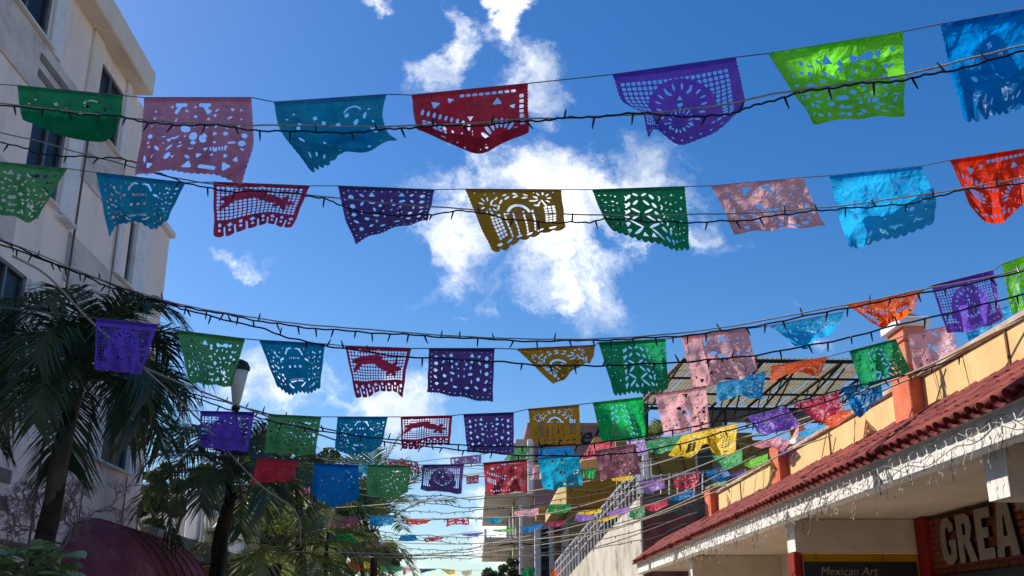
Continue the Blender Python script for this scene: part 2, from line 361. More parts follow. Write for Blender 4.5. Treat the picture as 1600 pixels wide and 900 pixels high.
# ------------------------------------------------------------ left: white three-storey building
WX = -6.0
B1 = thing('apartment_building', (WX, 12, 0), 'tall shaded white building at the left with dark windows and flat roof', 'building')
Y0 = 2.0
ops = [(10.6, 12.55, 9.32, 10.22), (14.45, 15.55, 9.08, 10.22),
       (7.6, 9.0, 7.33, 8.45), (12.55, 13.62, 7.33, 8.45), (16.22, 16.86, 7.25, 8.40),
       (7.6, 9.2, 4.30, 6.1), (11.4, 13.12, 4.30, 6.1), (16.1, 17.88, 4.22, 6.0),
       (8.0, 10.5, 0.9, 2.5)]
YU = 16.62
up = [(a - Y0, b - Y0, c - 0.0, d) for (a, b, c, d) in ops if a < YU and b <= YU]
wall_grid((WX, Y0, 0), (0, 1, 0), (0, 0, 1), YU - Y0, 10.5, up, 0.18, (-1, 0, 0)).done('wall', white_wall, B1)
lo = [(a - YU, b - YU, c, d) for (a, b, c, d) in [(16.64, 16.90, 7.25, 8.40), (16.64, 17.88, 4.22, 6.0)]]
wall_grid((WX, YU, 0), (0, 1, 0), (0, 0, 1), 18.8 - YU, 8.9, lo, 0.18, (-1, 0, 0)).done('wall', white_wall, B1)
mb = MB(); mb.box((-16, 18.55, 0), (WX - 0.002, 18.8, 8.9)); mb.box((-16, YU - 0.25, 8.9), (WX - 0.2, YU, 10.5)); mb.box((-16, YU, 8.7), (WX - 0.2, 18.55, 8.9)); mb.box((-16, Y0, 0), (-15.8, 18.8, 8.9))
mb.box((-16, Y0, 0), (WX - 0.01, Y0 + .2, 10.5)); mb.done('rear_wall', white_wall, B1)
mb = MB(); mb.bbox((-16, 0.5, 10.5), (-5.70, 16.1, 10.95), 0.02); mb.done('roof', cream, B1)
mb = MB(); mb.bbox((-16, 0.6, 10.951), (-5.84, 15.9, 11.12), 0.02); mb.done('roof_upstand', cream, B1)
MB().bbox((WX - 0.3, YU - 0.05, 8.901), (WX + 0.10, 18.86, 9.02), 0.015).done('coping', trim_white, B1)
def window(par, a0, a1, b0, b1, lights=2, curt=False):
    w = MB()
    t = 0.045
    for (c, d, e, f) in ((a0, a1, b0, b0 + t), (a0, a1, b1 - t, b1), (a0, a0 + t, b0, b1), (a1 - t * 1.6, a1, b0, b1)):
        w.bbox((WX - 0.10, c, e), (WX - 0.01, d, f), 0.008)
    for k in range(1, lights):
        y = a0 + (a1 - a0) * k / lights; w.bbox((WX - 0.09, y - 0.025, b0), (WX - 0.02, y + 0.025, b1), 0.006)
    fr = w.done('window', alu, par)
    obj('pane', [(WX - 0.06, a0, b0), (WX - 0.06, a1, b0), (WX - 0.06, a1, b1), (WX - 0.06, a0, b1)], [(0, 1, 2, 3)], glass_dark if not curt else curtain, fr)
    return fr
for (a, b, c, d) in ops: window(B1, a, b, c, d, 3 if b - a > 1.4 else 2, False)
# curtains standing behind the glass line of the lower window
V = []; F = []
for i in range(40):
    y = 16.14 + 0.52 * i / 39; x = WX - 0.04 + 0.008 * math.sin(i * 1.3)
    V += [(x, y, 4.26), (x, y, 5.96)]
    if i: F.append((2 * i - 2, 2 * i, 2 * i + 1, 2 * i - 1))
obj('curtain', V, F, curtain, B1, smooth=True)
# white strips beside the windows, bands, ledges
MB().bbox((WX, 13.66, 7.30), (WX + 0.05, 14.16, 9.28), 0.01).done('window_strip', trim_white, B1)
MB().bbox((WX, 12.6, 9.30), (WX + 0.05, 13.0, 10.49), 0.01).done('window_strip', trim_white, B1)
MB().bbox((WX, 14.0, 9.10), (WX + 0.05, 14.42, 10.49), 0.01).done('window_strip', cream, B1)
MB().bbox((WX, 15.6, 9.10), (WX + 0.05, 15.8, 10.49), 0.01).done('window_strip', trim_white, B1)
MB().bbox((WX, 16.92, 7.22), (WX + 0.05, 17.62, 8.88), 0.01).done('window_strip', trim_white, B1)
MB().bbox((WX, 16.02, 7.22), (WX + 0.06, 16.20, 8.88), 0.01).done('window_strip', trim_white, B1)
MB().bbox((WX, 13.16, 4.28), (WX + 0.05, 13.62, 6.1), 0.01).done('window_strip', trim_white, B1)
MB().bbox((WX, 17.92, 4.2), (WX + 0.05, 18.25, 6.2), 0.01).done('window_strip', trim_white, B1)
MB().bbox((WX, 14.2, 8.12), (WX + 0.025, 16.0, 9.06), 0.006).done('render_band', marble, B1)
MB().bbox((WX, 3.0, 8.50), (WX + 0.03, 13.64, 9.28), 0.006).done('render_band', marble, B1)
MB().bbox((WX, 14.2, 6.45), (WX + 0.025, 18.0, 7.19), 0.006).done('render_band', marble, B1)
MB().bbox((WX, 3.0, 6.30), (WX + 0.03, 12.5, 7.27), 0.006).done('render_band', marble, B1)
for (a, b, c, h) in ((9.4, 12.66, 9.285, .03), (14.3, 15.7, 9.065, .02), (12.4, 13.6, 7.285, .03), (16.1, 16.95, 7.20, .03), (3, 13.7, 4.25, .04), (15.9, 18.0, 4.17, .04)):
    MB().bbox((WX - 0.02, a, c), (WX + 0.10, b, c + h), 0.006).done('sill', trim_white, B1)
for z0 in (8.98, 8.74): MB().bbox((WX + 0.032, 12.4, z0), (WX + 0.05, 14.25, z0 + 0.11), 0.004).done('stripe', groove, B1)  # thin dark strips painted for the short slat shadows along the ledge
for z0 in (3.42, 3.08): MB().bbox((WX + 0.002, 8, z0), (WX + 0.03, 13.5, z0 + 0.17), 0.004).done('stripe', groove, B1)
for z0 in (6.05, 5.75): MB().bbox((WX + 0.002, 8, z0 + .25), (WX + 0.03, 11.2, z0 + 0.36), 0.004).done('stripe', groove, B1)
for (ya, yb, z0) in ((13.66, 14.18, 7.20), (16.95, 17.62, 7.12)):
    for k in range(5): MB().bbox((WX + 0.002, ya + k * (yb - ya) / 5, z0), (WX + 0.16, ya + (k + .45) * (yb - ya) / 5, z0 + 0.035), 0.004).done('louver_slat', trim_white, B1)
MB().tube([(WX + 0.07, 14.22, 9.1), (WX + 0.07, 14.22, 2.0)], 0.018, 8).done('drain_pipe', pipe_m, B1)
MB().tube([(WX + 0.03, 15.97, 8.9), (WX + 0.03, 15.97, 3.2)], 0.010, 6).done('conduit', pipe_m, B1)
MB().tube([(WX + 0.03, 17.9, 4.15), (WX + 0.03, 17.9, 3.2)], 0.012, 6).done('conduit', pipe_m, B1)
# whitewashed base course
MB().bbox((WX, 3, 0.13), (WX + 0.06, 14.9, 2.66), 0.01).done('base_course', stain_white, B1)
MB().bbox((WX - 0.01, 3, 2.661), (WX + 0.10, 14.9, 2.72), 0.01).done('base_ledge', pipe_m, B1)

# ------------------------------------------------------------ maroon barrel awning
def awning():
    YA, YB, top, outx, low = 16.4, 19.6, 3.28, 1.35, 1.6
    t = thing('barrel_awning', (WX, 17, low), 'rounded maroon canvas barrel awning with seams on the shaded left wall behind the palm', 'awning')
    t['label'] = 'rounded maroon canvas awning at lower left beside the tall palm'
    n = 14; k = 6
    def arch(y, sc=1.0):
        return [(WX + 0.02 + outx * sc * math.sin(a), y, low + (top - low) * sc * math.cos(a)) for a in [math.pi / 2 * i / n for i in range(n + 1)]]
    ys = [YA + (YB - YA) * i / k for i in range(k + 1)]
    for i in range(k):
        sub = 4; V = []; F = []
        for q in range(sub + 1):
            y = ys[i] + (ys[i + 1] - ys[i]) * q / sub; V += arch(y, 1 - 0.022 * math.sin(math.pi * q / sub))
        for q in range(sub):
            for j in range(n):
                a = q * (n + 1) + j; F.append((a, a + 1, a + n + 2, a + n + 1))
        obj('canvas_panel', V, F, maroon, t, smooth=True)
    for y in ys: MB().tube([(x + 0.006, y_, z + 0.006) for (x, y_, z) in arch(y)], 0.016, 5).done('rib', maroon, t, smooth=True)
    # rounded near end, gored
    for g in range(3):
        V = []; F = []
        for q in range(5):
            ph = math.pi / 2 * (g + q / 4) / 3
            for i in range(n + 1):
                a = math.pi / 2 * i / n
                r = outx * math.sin(a); V.append((WX + 0.02 + r * math.cos(ph), YA - r * math.sin(ph), low + (top - low) * math.cos(a)))
        for q in range(4):
            for j in range(n):
                a = q * (n + 1) + j; F.append((a, a + 1, a + n + 2, a + n + 1))
        obj('end_gore', V, F, maroon, t, smooth=True)
awning()

# ------------------------------------------------------------ left background: low yellow building with balustrade
def left_low():
    t = thing('low_building', (-6, 22, 0), 'low yellow building with grey parapet and white balustrade post beyond the maroon awning', 'building')
    wall_grid((-6.1, 19.0, 0), (0, 1, 0), (0, 0, 1), 9.0, 3.02, [(2.4, 3.8, .1, 2.4), (5.2, 7.4, .9, 2.3)], .15, (-1, 0, 0)).done('wall', dk_yellow, t)
    MB().box((-14, 18.98, 0), (-6.102, 19.15, 3.0)).done('end_wall', dk_yellow, t)
    MB().bbox((-14, 18.9, 3.021), (-5.75, 28.0, 3.16), 0.02).done('roof', concrete, t)
    MB().bbox((-6.0, 18.95, 3.161), (-5.8, 28.0, 3.44), 0.02).done('parapet', concrete, t)
    for y in (22.1, 26.4):
        MB().bbox((-6.02, y - .14, 3.441), (-5.76, y + .14, 4.35), 0.02).done('balustrade_post', trim_white, t)
        MB().bbox((-6.10, y - .2, 4.351), (-5.68, y + .2, 4.48), 0.03).done('post_cap', trim_white, t)
    for y in np.arange(22.5, 26.1, .33):
        MB().lathe((-5.9, float(y), 3.44), [(.05, 0), (.05, .05), (.03, .1), (.07, .25), (.04, .5), (.03, .6), (.05, .66)], 8).done('baluster', trim_white, t, smooth=True)
    MB().bbox((-6.0, 22.24, 4.10), (-5.8, 26.26, 4.22), 0.02).done('balustrade_rail', trim_white, t)
    t2 = thing('white_house', (-6, 33, 0), 'pale two-storey house with grey cornice glimpsed behind the sunlit palm fronds', 'building')
    wall_grid((-6.0, 28.4, 0), (0, 1, 0), (0, 0, 1), 14, 5.2, [(1.2, 2.6, 3.3, 4.6), (4.0, 5.4, 3.3, 4.6), (8, 9.5, 3.3, 4.6)], .15, (-1, 0, 0)).done('wall', cream, t2)
    MB().box((-14, 28.38, 0), (-6.002, 28.6, 5.2)).done('end_wall', cream, t2)
    MB().bbox((-14, 28.2, 5.201), (-5.7, 42.4, 5.42), 0.02).done('roof', concrete, t2)
    for y in (29.6, 32.4, 36.4):
        w = MB().bbox((-6.14, y, 3.3), (-6.08, y + 1.4, 4.6), .01).done('window', alu, t2)
        obj('pane', [(-6.07, y + .05, 3.35), (-6.07, y + 1.35, 3.35), (-6.07, y + 1.35, 4.55), (-6.07, y + .05, 4.55)], [(0, 1, 2, 3)], glass_dark, w)
left_low()

# ------------------------------------------------------------ right: shop with tiled eave, upper parapet and pillars
def shop():
    t = thing('shop_building', (4.9, 12, 0), 'sunlit shop with red clay tile eave over a white beam and yellow parapet above', 'building')
    MB().bbox((4.20, 2.0, 3.05), (4.36, 27.2, 3.46), 0.012).done('fascia_beam', beam_white, t)
    MB().box((4.361, 2.0, 3.12), (6.4, 27.1, 3.2)).done('ceiling', soffit_m, t)
    # upper slab carrying the parapet; tiles lean on it
    MB().box((4.93, 2.0, 3.201), (10, 21.6, 3.86)).done('floor_slab', soffit_m, t)
    # cross beams
    for y in (3.0, 8.42, 14.38, 21.4):
        MB().bbox((4.44, y, 2.67), (9.0, y + 0.38, 3.118), 0.012).done('cross_beam', soffit_m if y != 99 else beam_white, t)
        MB().bbox((4.426, y + 0.004, 2.674), (4.439, y + 0.376, 3.115), 0.003).done('beam_end', beam_white, t)
    # shop-front wall
    wall_grid((6.25, 2.0, 0.13), (0, 1, 0), (0, 0, 1), 25.1, 3.0, [(7.2, 8.6, 0, 2.05), (9.3, 11.2, .5, 2.05), (14.2, 16.5, .3, 2.2), (17.5, 19, .0, 2.2)], .15, (1, 0, 0)).done('front_wall', soffit_m, t)
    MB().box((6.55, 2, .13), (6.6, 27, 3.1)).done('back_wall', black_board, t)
    # parapet panels and pillars
    piers = [(5.95, 6.45), (10.84, 11.32), (15.92, 16.4), (20.82, 21.34)]
    prev = 2.0
    for (a, b) in piers:
        MB().bbox((4.9, prev + .002, 3.861), (5.06, a - .002, 4.27), 0.008).done('parapet_panel', ochre, t)
        if prev > 2:
            seam = (prev + a) / 2 + .3
            MB().bbox((4.885, seam, 3.87), (4.899, seam + .035, 4.26), .003).done('panel_seam', mat('seam', lin((120, 84, 60)), rough=.9), t)
        MB().bbox((4.86, prev + .003, 4.271), (5.12, a - .003, 4.34), 0.02).done('coping', coping_m, t)
        MB().bbox((4.75, a, 3.74), (5.12, b, 4.44), 0.01).done('pillar', orange, t)
        prev = b
    for y in (7.4, 9.3, 13.1, 14.2, 17.6, 19.2, 23.4):
        mb = MB()
        for k in range(3): mb.bbox((4.82, y - 0.16 + 0.3 * k * .3, 4.345), (4.90, y + 0.16 + .3 * k * .3, 4.40), .02)
    # cover tiles: nearest ones are single parts
    sx, sz = 0.815, 0.56; Ls = math.hypot(sx, sz); dx, dz = sx / Ls, sz / Ls; nx, nz = -dz, dx
    def cover(Ll=0.33, r0=0.088, r1=0.072, th=0.014, n=7, inv=False):
        V = []; F = []
        for (s_, r) in ((0, r0), (Ll, r1)):
            for rr in (r, r - th):
                for i in range(n + 1):
                    a = math.pi * i / n; yy = rr * math.cos(a); h = rr * math.sin(a) * 0.82
                    V.append((dx * s_ + nx * h, yy, dz * s_ + nz * h))
        m_ = n + 1
        for i in range(n):
            F.append((i, i + 1, 2 * m_ + i + 1, 2 * m_ + i)); F.append((m_ + i + 1, m_ + i, 3 * m_ + i, 3 * m_ + i + 1))
            F.append((i + 1, i, m_ + i, m_ + i + 1)); F.append((2 * m_ + i, 2 * m_ + i + 1, 3 * m_ + i + 1, 3 * m_ + i))
        F.append((0, 2 * m_, 3 * m_, m_)); F.append((n, m_ + n, 3 * m_ + n, 2 * m_ + n))
        return V, F
    V, F = cover(); tm = []
    for mm in (tile_m, tile_m2, mat('faded_clay_tile', lin((164, 84, 70)), lin((134, 62, 52)), 3.5, 0.85, 0.35, 40, stain=lin((96, 56, 48)), sscale=4.0)):
        me = bpy.data.meshes.new('cover_tile'); me.from_pydata(V, [], F); me.materials.append(mm)
        me.polygons.foreach_set('use_smooth', [True] * len(me.polygons)); tm.append(me)
    rest = MB(); step = 0.205; ncol = int((27.2 - 3.0) / step); cnt = 0; org = wloc(t)
    for c in range(ncol):
        y = 3.1 + c * step
        for r in range(4):
            s_ = r * 0.25 - 0.02 + rng.uniform(-.012, .012); lift = 0.012 + rng.uniform(0, .012)
            p = np.array([4.125 + dx * s_ + nx * lift, y + rng.uniform(-.008, .008), 3.325 + dz * s_ + nz * lift])
            if y > 6.4 and cnt < 292:
                o = bpy.data.objects.new('cover_tile', tm[rng.choice((0, 0, 0, 1, 1, 2))]); C.objects.link(o); o.parent = t; o.location = Vector(p) - org
                o.rotation_euler = (rng.uniform(-.03, .03), rng.uniform(-.03, .03), rng.uniform(-.04, .04)); cnt += 1
            else: rest.add([np.array(v) + p for v in V], F)
    rest.done('cover_tiles_far', tile_m, t, smooth=True, kind='stuff')['kind'] = 'stuff'
    pans = MB()
    n = 5
    for c in range(ncol + 1):
        y = 3.1 + (c - .5) * step; Vp = []
        for s_ in (-0.05, Ls):
            for i in range(n + 1):
                a = math.pi * i / n; Vp.append((4.125 + dx * s_ + nx * (-0.045 * math.sin(a) + .02), y + 0.095 * math.cos(a), 3.325 + dz * s_ + nz * (-0.045 * math.sin(a) + .02)))
        pans.add(Vp, [(i, i + 1, n + 2 + i, n + 1 + i) for i in range(n)])
    pans.done('pan_tiles', tile_m2, t, smooth=True, kind='stuff')
    MB().box((4.14, 3.0, 3.295), (4.199, 27.1, 3.31)).done('eave_board', soffit_m, t)
    # tall chimney pillars with caps rising behind the parapet
    for (y, x0, x1, ztop, d) in ((12.0, 5.27, 5.56, 5.33, .5), (17.6, 5.62, 5.9, 4.85, .5)):
        ch = thing('roof_chimney', (x0, y, 3.86), 'salmon chimney pillar with white cap and pointed top behind the nearest orange pillar' if y < 13 else 'smaller salmon chimney with pointed tip behind the second orange pillar', 'chimney', 'chimneys behind the parapet')
        sal = mat('salmon_stucco', lin((226, 140, 110)), lin((206, 118, 88)), 3, .9, .3)
        MB().bbox((x0, y, 3.87), (x1, y + d, ztop - .30), .012).done('shaft', sal, ch)
        MB().bbox((x0 - .02, y - .02, ztop - .299), (x1 + .02, y + d + .02, ztop - .25), .01).done('collar', sal, ch)
        MB().bbox((x0, y, ztop - .249), (x1, y + d, ztop - .12), .012).done('shaft', sal, ch)
        MB().bbox((x0 - .06, y - .06, ztop - .119), (x1 + .06, y + d + .06, ztop), .015).done('cap', trim_white, ch)
        cx, cy = (x0 + x1) / 2, y + d / 2
        MB().add([(x0, y, ztop + .001), (x1, y, ztop + .001), (x1, y + d, ztop + .001), (x0, y + d, ztop + .001), (cx, cy, ztop + (.32 if y > 13 else .16))], [(0, 1, 4), (1, 2, 4), (2, 3, 4), (3, 0, 4), (3, 2, 1, 0)]).done('tip', sal if y > 13 else maroon_wall, ch)
    return t
shop()

def curve_mesh(splines=None, text=None, size=1.0, extrude=0.02, shear=0.0, bevel=0.0, spacing=1.0):
    if text is not None:
        cu = bpy.data.curves.new('tmp', 'FONT'); cu.body = text; cu.size = size; cu.shear = shear; cu.space_character = spacing
    else:
        cu = bpy.data.curves.new('tmp', 'CURVE'); cu.dimensions = '2D'; cu.fill_mode = 'BOTH'
        for S in splines:
            sp = cu.splines.new('POLY'); sp.points.add(len(S) - 1)
            for i, (x, y) in enumerate(S): sp.points[i].co = (x, y, 0, 1)
            sp.use_cyclic_u = True
    cu.extrude = extrude; cu.bevel_depth = bevel
    o = bpy.data.objects.new('tmp', cu); C.objects.link(o)
    dg = bpy.context.evaluated_depsgraph_get(); me = bpy.data.meshes.new_from_object(o.evaluated_get(dg))
    V = np.array([v.co[:] for v in me.vertices]); F = [tuple(p.vertices) for p in me.polygons]; Nz = [p.normal.z for p in me.polygons]
    bpy.data.objects.remove(o); bpy.data.curves.remove(cu); bpy.data.meshes.remove(me)
    return V, F, Nz

def great_sign():
    X = 6.2; t = thing('letter_sign', (X, 13, 2.4), 'shop sign with large raised grey GREAT letters on a brick panel under the eave', 'sign')
    za, zb = 2.33, 3.10; ya, yb = 10.4, 14.02
    MB().bbox((X, ya, za), (X + .045, yb, zb), .004).done('mortar_panel', mortar, t)
    bw, bh = .235, .082; me = None
    bm_ = MB().bbox((X - .018, 0, 0), (X - .001, bw - .018, bh - .014), .004)
    first = None
    r = 0; z = za + .008
    while z + bh < zb + .01:
        y = ya + .005 - (bw / 2 if r % 2 else 0)
        while y < yb - .05:
            if y > ya - .01:
                if first is None:
                    V = [(v[0], v[1] + y, v[2] + z) for v in bm_.V]; first = obj('brick', V, bm_.F, brick_m, t, loc=(X, y, z))
                else:
                    o = first.copy(); C.objects.link(o); o.parent = t; o.location = Vector((X + rng.uniform(-.004, .002), y, z)) - wloc(t)
            y += bw
        z += bh; r += 1
    G = [[(.42, .70), (.42, .82), (.30, .98), (.14, .98), (.03, .84), (0, .62), (0, .36), (.04, .12), (.16, 0), (.30, 0), (.43, .12), (.46, .50), (.24, .50), (.24, .38), (.29, .38), (.27, .22), (.21, .20), (.17, .32), (.16, .62), (.19, .78), (.25, .78), (.28, .66)]]
    Rr = [[(0, 1), (.28, 1), (.40, .92), (.43, .70), (.38, .50), (.34, .46), (.50, 0), (.31, 0), (.18, .38), (.16, .38), (.16, 0), (0, 0)], [(.17, .80), (.25, .80), (.27, .68), (.24, .56), (.17, .56)]]
    Ee = [[(0, 1), (.42, 1), (.42, .80), (.18, .80), (.18, .62), (.33, .62), (.33, .42), (.18, .42), (.18, .21), (.43, .21), (.43, 0), (0, 0)]]
    A = [[(.15, 1), (.40, 1), (.56, 0), (.37, 0), (.34, .18), (.20, .18), (.18, 0), (0, 0)], [(.25, .72), (.29, .72), (.32, .36), (.22, .36)]]
    T = [[(0, 1), (.50, 1), (.50, .80), (.34, .80), (.34, 0), (.16, 0), (.16, .80), (0, .80)]]
    H = .60
    # letters run towards the viewer along -Y
    y = 13.62
    for ch, S, w, sc in (('G', G, .46, 1.0), ('R', Rr, .50, .98), ('E', Ee, .43, 1.0), ('A', A, .56, 1.06), ('T', T, .50, 1.0)):
        V, F, Nz = curve_mesh(splines=[[(a, b) for a, b in s] for s in S], extrude=.5)
        W = []
        for v in V: W.append((X - .022 - (.05 if v[2] > 0 else 0.0), y - v[0] * .95, 2.44 + v[1] * H * sc))
        mi = [0 if abs(n) > .5 else 1 for n in Nz]
        obj('letter', W, F, None, t, mats=[letter_grey, letter_side], midx=mi)
        y -= w * .95 + .045
    MB().bbox((X - .10, 10.3, 2.14), (X + .06, 14.3, 2.32), .01).done('black_base', black_board, t)
    c = MB().bbox((6.10, 14.03, .13), (6.28, 14.34, 3.11), .01).done('red_column', red_paint); tag(c, 'dark red column beside the raised GREAT letters', 'column')
great_sign()

def art_sign():
    Y = 14.34
    p = MB().bbox((4.53, 14.5, 2.15), (6.2, 14.56, 2.655), .006).done('yellow_signboard', yellow_board); tag(p, 'yellow painted panel directly under the beige cross beam behind the black sign', 'panel')
    c = MB().bbox((4.40, 14.42, .13), (4.52, 14.70, 2.655), .01).done('red_post', red_paint); tag(c, 'narrow orange-red post at the left end of the yellow panel', 'post')
    t = thing('hanging_sign', (5.4, Y, 2.1), 'black hanging sign lettered Mexican Art in pale script', 'sign')
    MB().bbox((4.50, Y, 1.85), (6.08, Y + .03, 2.535), .006).done('board', black_board, t)
    V, F, Nz = curve_mesh(text='Mexican Art', size=.158, extrude=.004, shear=.25, spacing=1.0)
    obj('lettering', [(v[0] + 4.72, Y - .006 - v[2], v[1] + 2.355) for v in V], F, letter_grey, t)
    V, F, Nz = curve_mesh(text='Gallery', size=.12, extrude=.003, shear=.25)
    for x in (4.68, 5.62):
        P = [(x + .018 * math.cos(a), Y + .015, 2.60 + .022 * math.sin(a)) for a in [2 * math.pi * i / 10 for i in range(11)]]
        MB().tube(P + [(x, Y + .015, 2.545)], .004, 5).done('hook', steel, t)
        MB().tube([(x, Y + .015, 2.62), (x, Y + .02, 2.665)], .004, 5).done('hook', steel, t)
art_sign()

# icicle lights along the white beam
def icicles():
    t = thing('icicle_lights', (4.1, 12, 3.3), 'white icicle light wires drooping in loops across the white beam under the tiles', 'string lights')
    P = []; y = 6.2; k = 0
    while y < 24:
        P.append((4.155 + rng.uniform(-.03, .01), y, 3.28 - (0.10 if k % 2 else 0.0) - rng.uniform(0, .07))); y += rng.uniform(.35, .6); k += 1
    Q = crom(P, 6); MB().tube(Q, .0036, 5).done('cable', icicle_dark, t)
    P = [(4.16 + rng.uniform(-.02, .01), yy, 3.2 + rng.uniform(-.09, .09)) for yy in np.arange(6.2, 24, .37)]
    MB().tube(crom(P, 4), .0028, 5).done('cable', icicle_m, t)
    protos = []
    for q in range(8):
        L_ = rng.uniform(.12, .38); pts = [(0, 0, 0)]; n = 7
        for i in range(1, n + 1): pts.append((rng.uniform(-.018, .018), rng.uniform(-.03, .03), -L_ * i / n))
        if q % 2: pts.append((pts[-1][0], pts[-1][1] + rng.choice((-.05, .05)), pts[-1][2] + .015))
        mb = MB().tube(crom(pts, 3), .0024, 4)
        for i in (2, 4, 6, len(pts) - 1): mb.tube([pts[i], (pts[i][0], pts[i][1] + .008, pts[i][2] - .03)], [.0052, .0035], 5)
        me = bpy.data.meshes.new('light_drop'); me.from_pydata(mb.V, [], mb.F); me.materials.append(icicle_m if q % 3 else icicle_dark); protos.append(me)
    y = 6.3; i = 0
    while y < 22 and i < 200:
        o = bpy.data.objects.new('light_drop', protos[rng.randrange(8)]); C.objects.link(o); o.parent = t
        o.location = Vector((4.15 + rng.uniform(-.02, .015), y, 3.26 - rng.uniform(0, .16))) - wloc(t); o.rotation_euler = (rng.uniform(-.25, .25), 0, rng.uniform(0, .6)); o.scale = (1, 1, rng.uniform(.7, 1.25))
        y += rng.uniform(.05, .19); i += 1
icicles()

# ------------------------------------------------------------ middle distance, right side
def stairs_block():
    t = thing('maroon_building', (4.6, 28, 0), 'shaded maroon stained wall standing beyond the far end of the tiled eave', 'building')
    P0 = atY(1003, 772, 28.0); P1 = atY(1135, 772, 28.0)
    MB().box((P0[0], 28.0, 0), (P1[0] + 3, 33, P0[2] - .55)).done('wall', maroon_wall, t)
    MB().box((P0[0] + .01, 28.03, P0[2] - .549), (P1[0] + 3, 33, P0[2])).done('upper_wall', mat('stained_grey_wall', lin((112, 96, 88)), lin((84, 70, 66)), 1.6, .9, .3, stain=lin((50, 42, 42)), sscale=1.5), t)
    s = thing('staircase', (4, 31, 3), 'sunlit whitewashed outside staircase with grey metal railing climbing to the maroon wall', 'staircase')
    a = np.array([P0[0] - .06, 28.02, 0.]); q = atY(866, 905, 35.0); b = np.array([q[0], 35.0, 0.])
    d = (b - a); Lh = np.linalg.norm(d); d /= Lh; nrm = np.array([-d[1], d[0], 0.0]); nrm = nrm if nrm[0] < 0 else -nrm
    zt = lambda u: (P0[2]) + (q[2] - .05 - P0[2]) * u
    # stringer wall with stepped thickness
    top0, top1 = P0[2] - .05, atY(875, 925, 35)[2]
    z = lambda u: top0 + (top1 - top0) * u
    V = []
    for off in (0, -.16):
        for (u, zz) in ((0, 0), (1, 0), (1, z(1)), (0, z(0))):
            p = a + d * Lh * u - nrm * (-off if off else 0); V.append((p[0], p[1], zz))
    MB().add(V, [(0, 1, 2, 3), (7, 6, 5, 4), (0, 4, 5, 1), (1, 5, 6, 2), (2, 6, 7, 3), (3, 7, 4, 0)]).done('stringer_wall', stain_white, s)
    ns = 18
    for i in range(ns):
        u0, u1 = i / ns, (i + 1) / ns; p0 = a + d * Lh * u0 - nrm * .16; p1 = a + d * Lh * u1 - nrm * .16; zz = z(u1) - .02
        pp = [p0, p1, p1 - nrm * 1.0, p0 - nrm * 1.0]
        MB().add([(p[0], p[1], zz - .2) for p in pp] + [(p[0], p[1], zz + .06) for p in pp], [(0, 3, 2, 1), (4, 5, 6, 7), (0, 1, 5, 4), (1, 2, 6, 5), (2, 3, 7, 6), (3, 0, 4, 7)]).done('step', concrete, s)
    nb = 26; hr = .92
    for i in range(nb + 1):
        u = i / nb; p = a + d * Lh * u - nrm * .05
        MB().tube([(p[0], p[1], z(u) - .02), (p[0], p[1], z(u) + hr)], .022 if i % 6 else .035, 6).done('baluster', rail_white, s)
    for (h, r_) in ((hr, .03), (.66, .018), (.40, .018)):
        pts = [(a + d * Lh * u - nrm * (.05 + (0 if h == hr else -.03))) + np.array([0, 0, z(u) + h]) for u in (0, .5, 1)]
        MB().tube(pts, r_, 6).done('handrail' if h == hr else 'rail', rail_white, s)
    # near-top landing railing
    for i in range(4):
        p = a + np.array([.12 * i, 0.1, 0]); MB().tube([(p[0], p[1], P0[2]), (p[0], p[1], P0[2] + 1.0)], .02, 6).done('baluster', rail_white, s)
stairs_block()

def rect_y(Y, px0, py0, px1, py1, d=0.2):
    """box whose camera-facing side at depth Y spans the given rectangle of directions"""
    a = atY(px0, py1, Y); b = atY(px1, py0, Y)
    return (a[0], Y, a[2]), (b[0], Y + d, b[2])

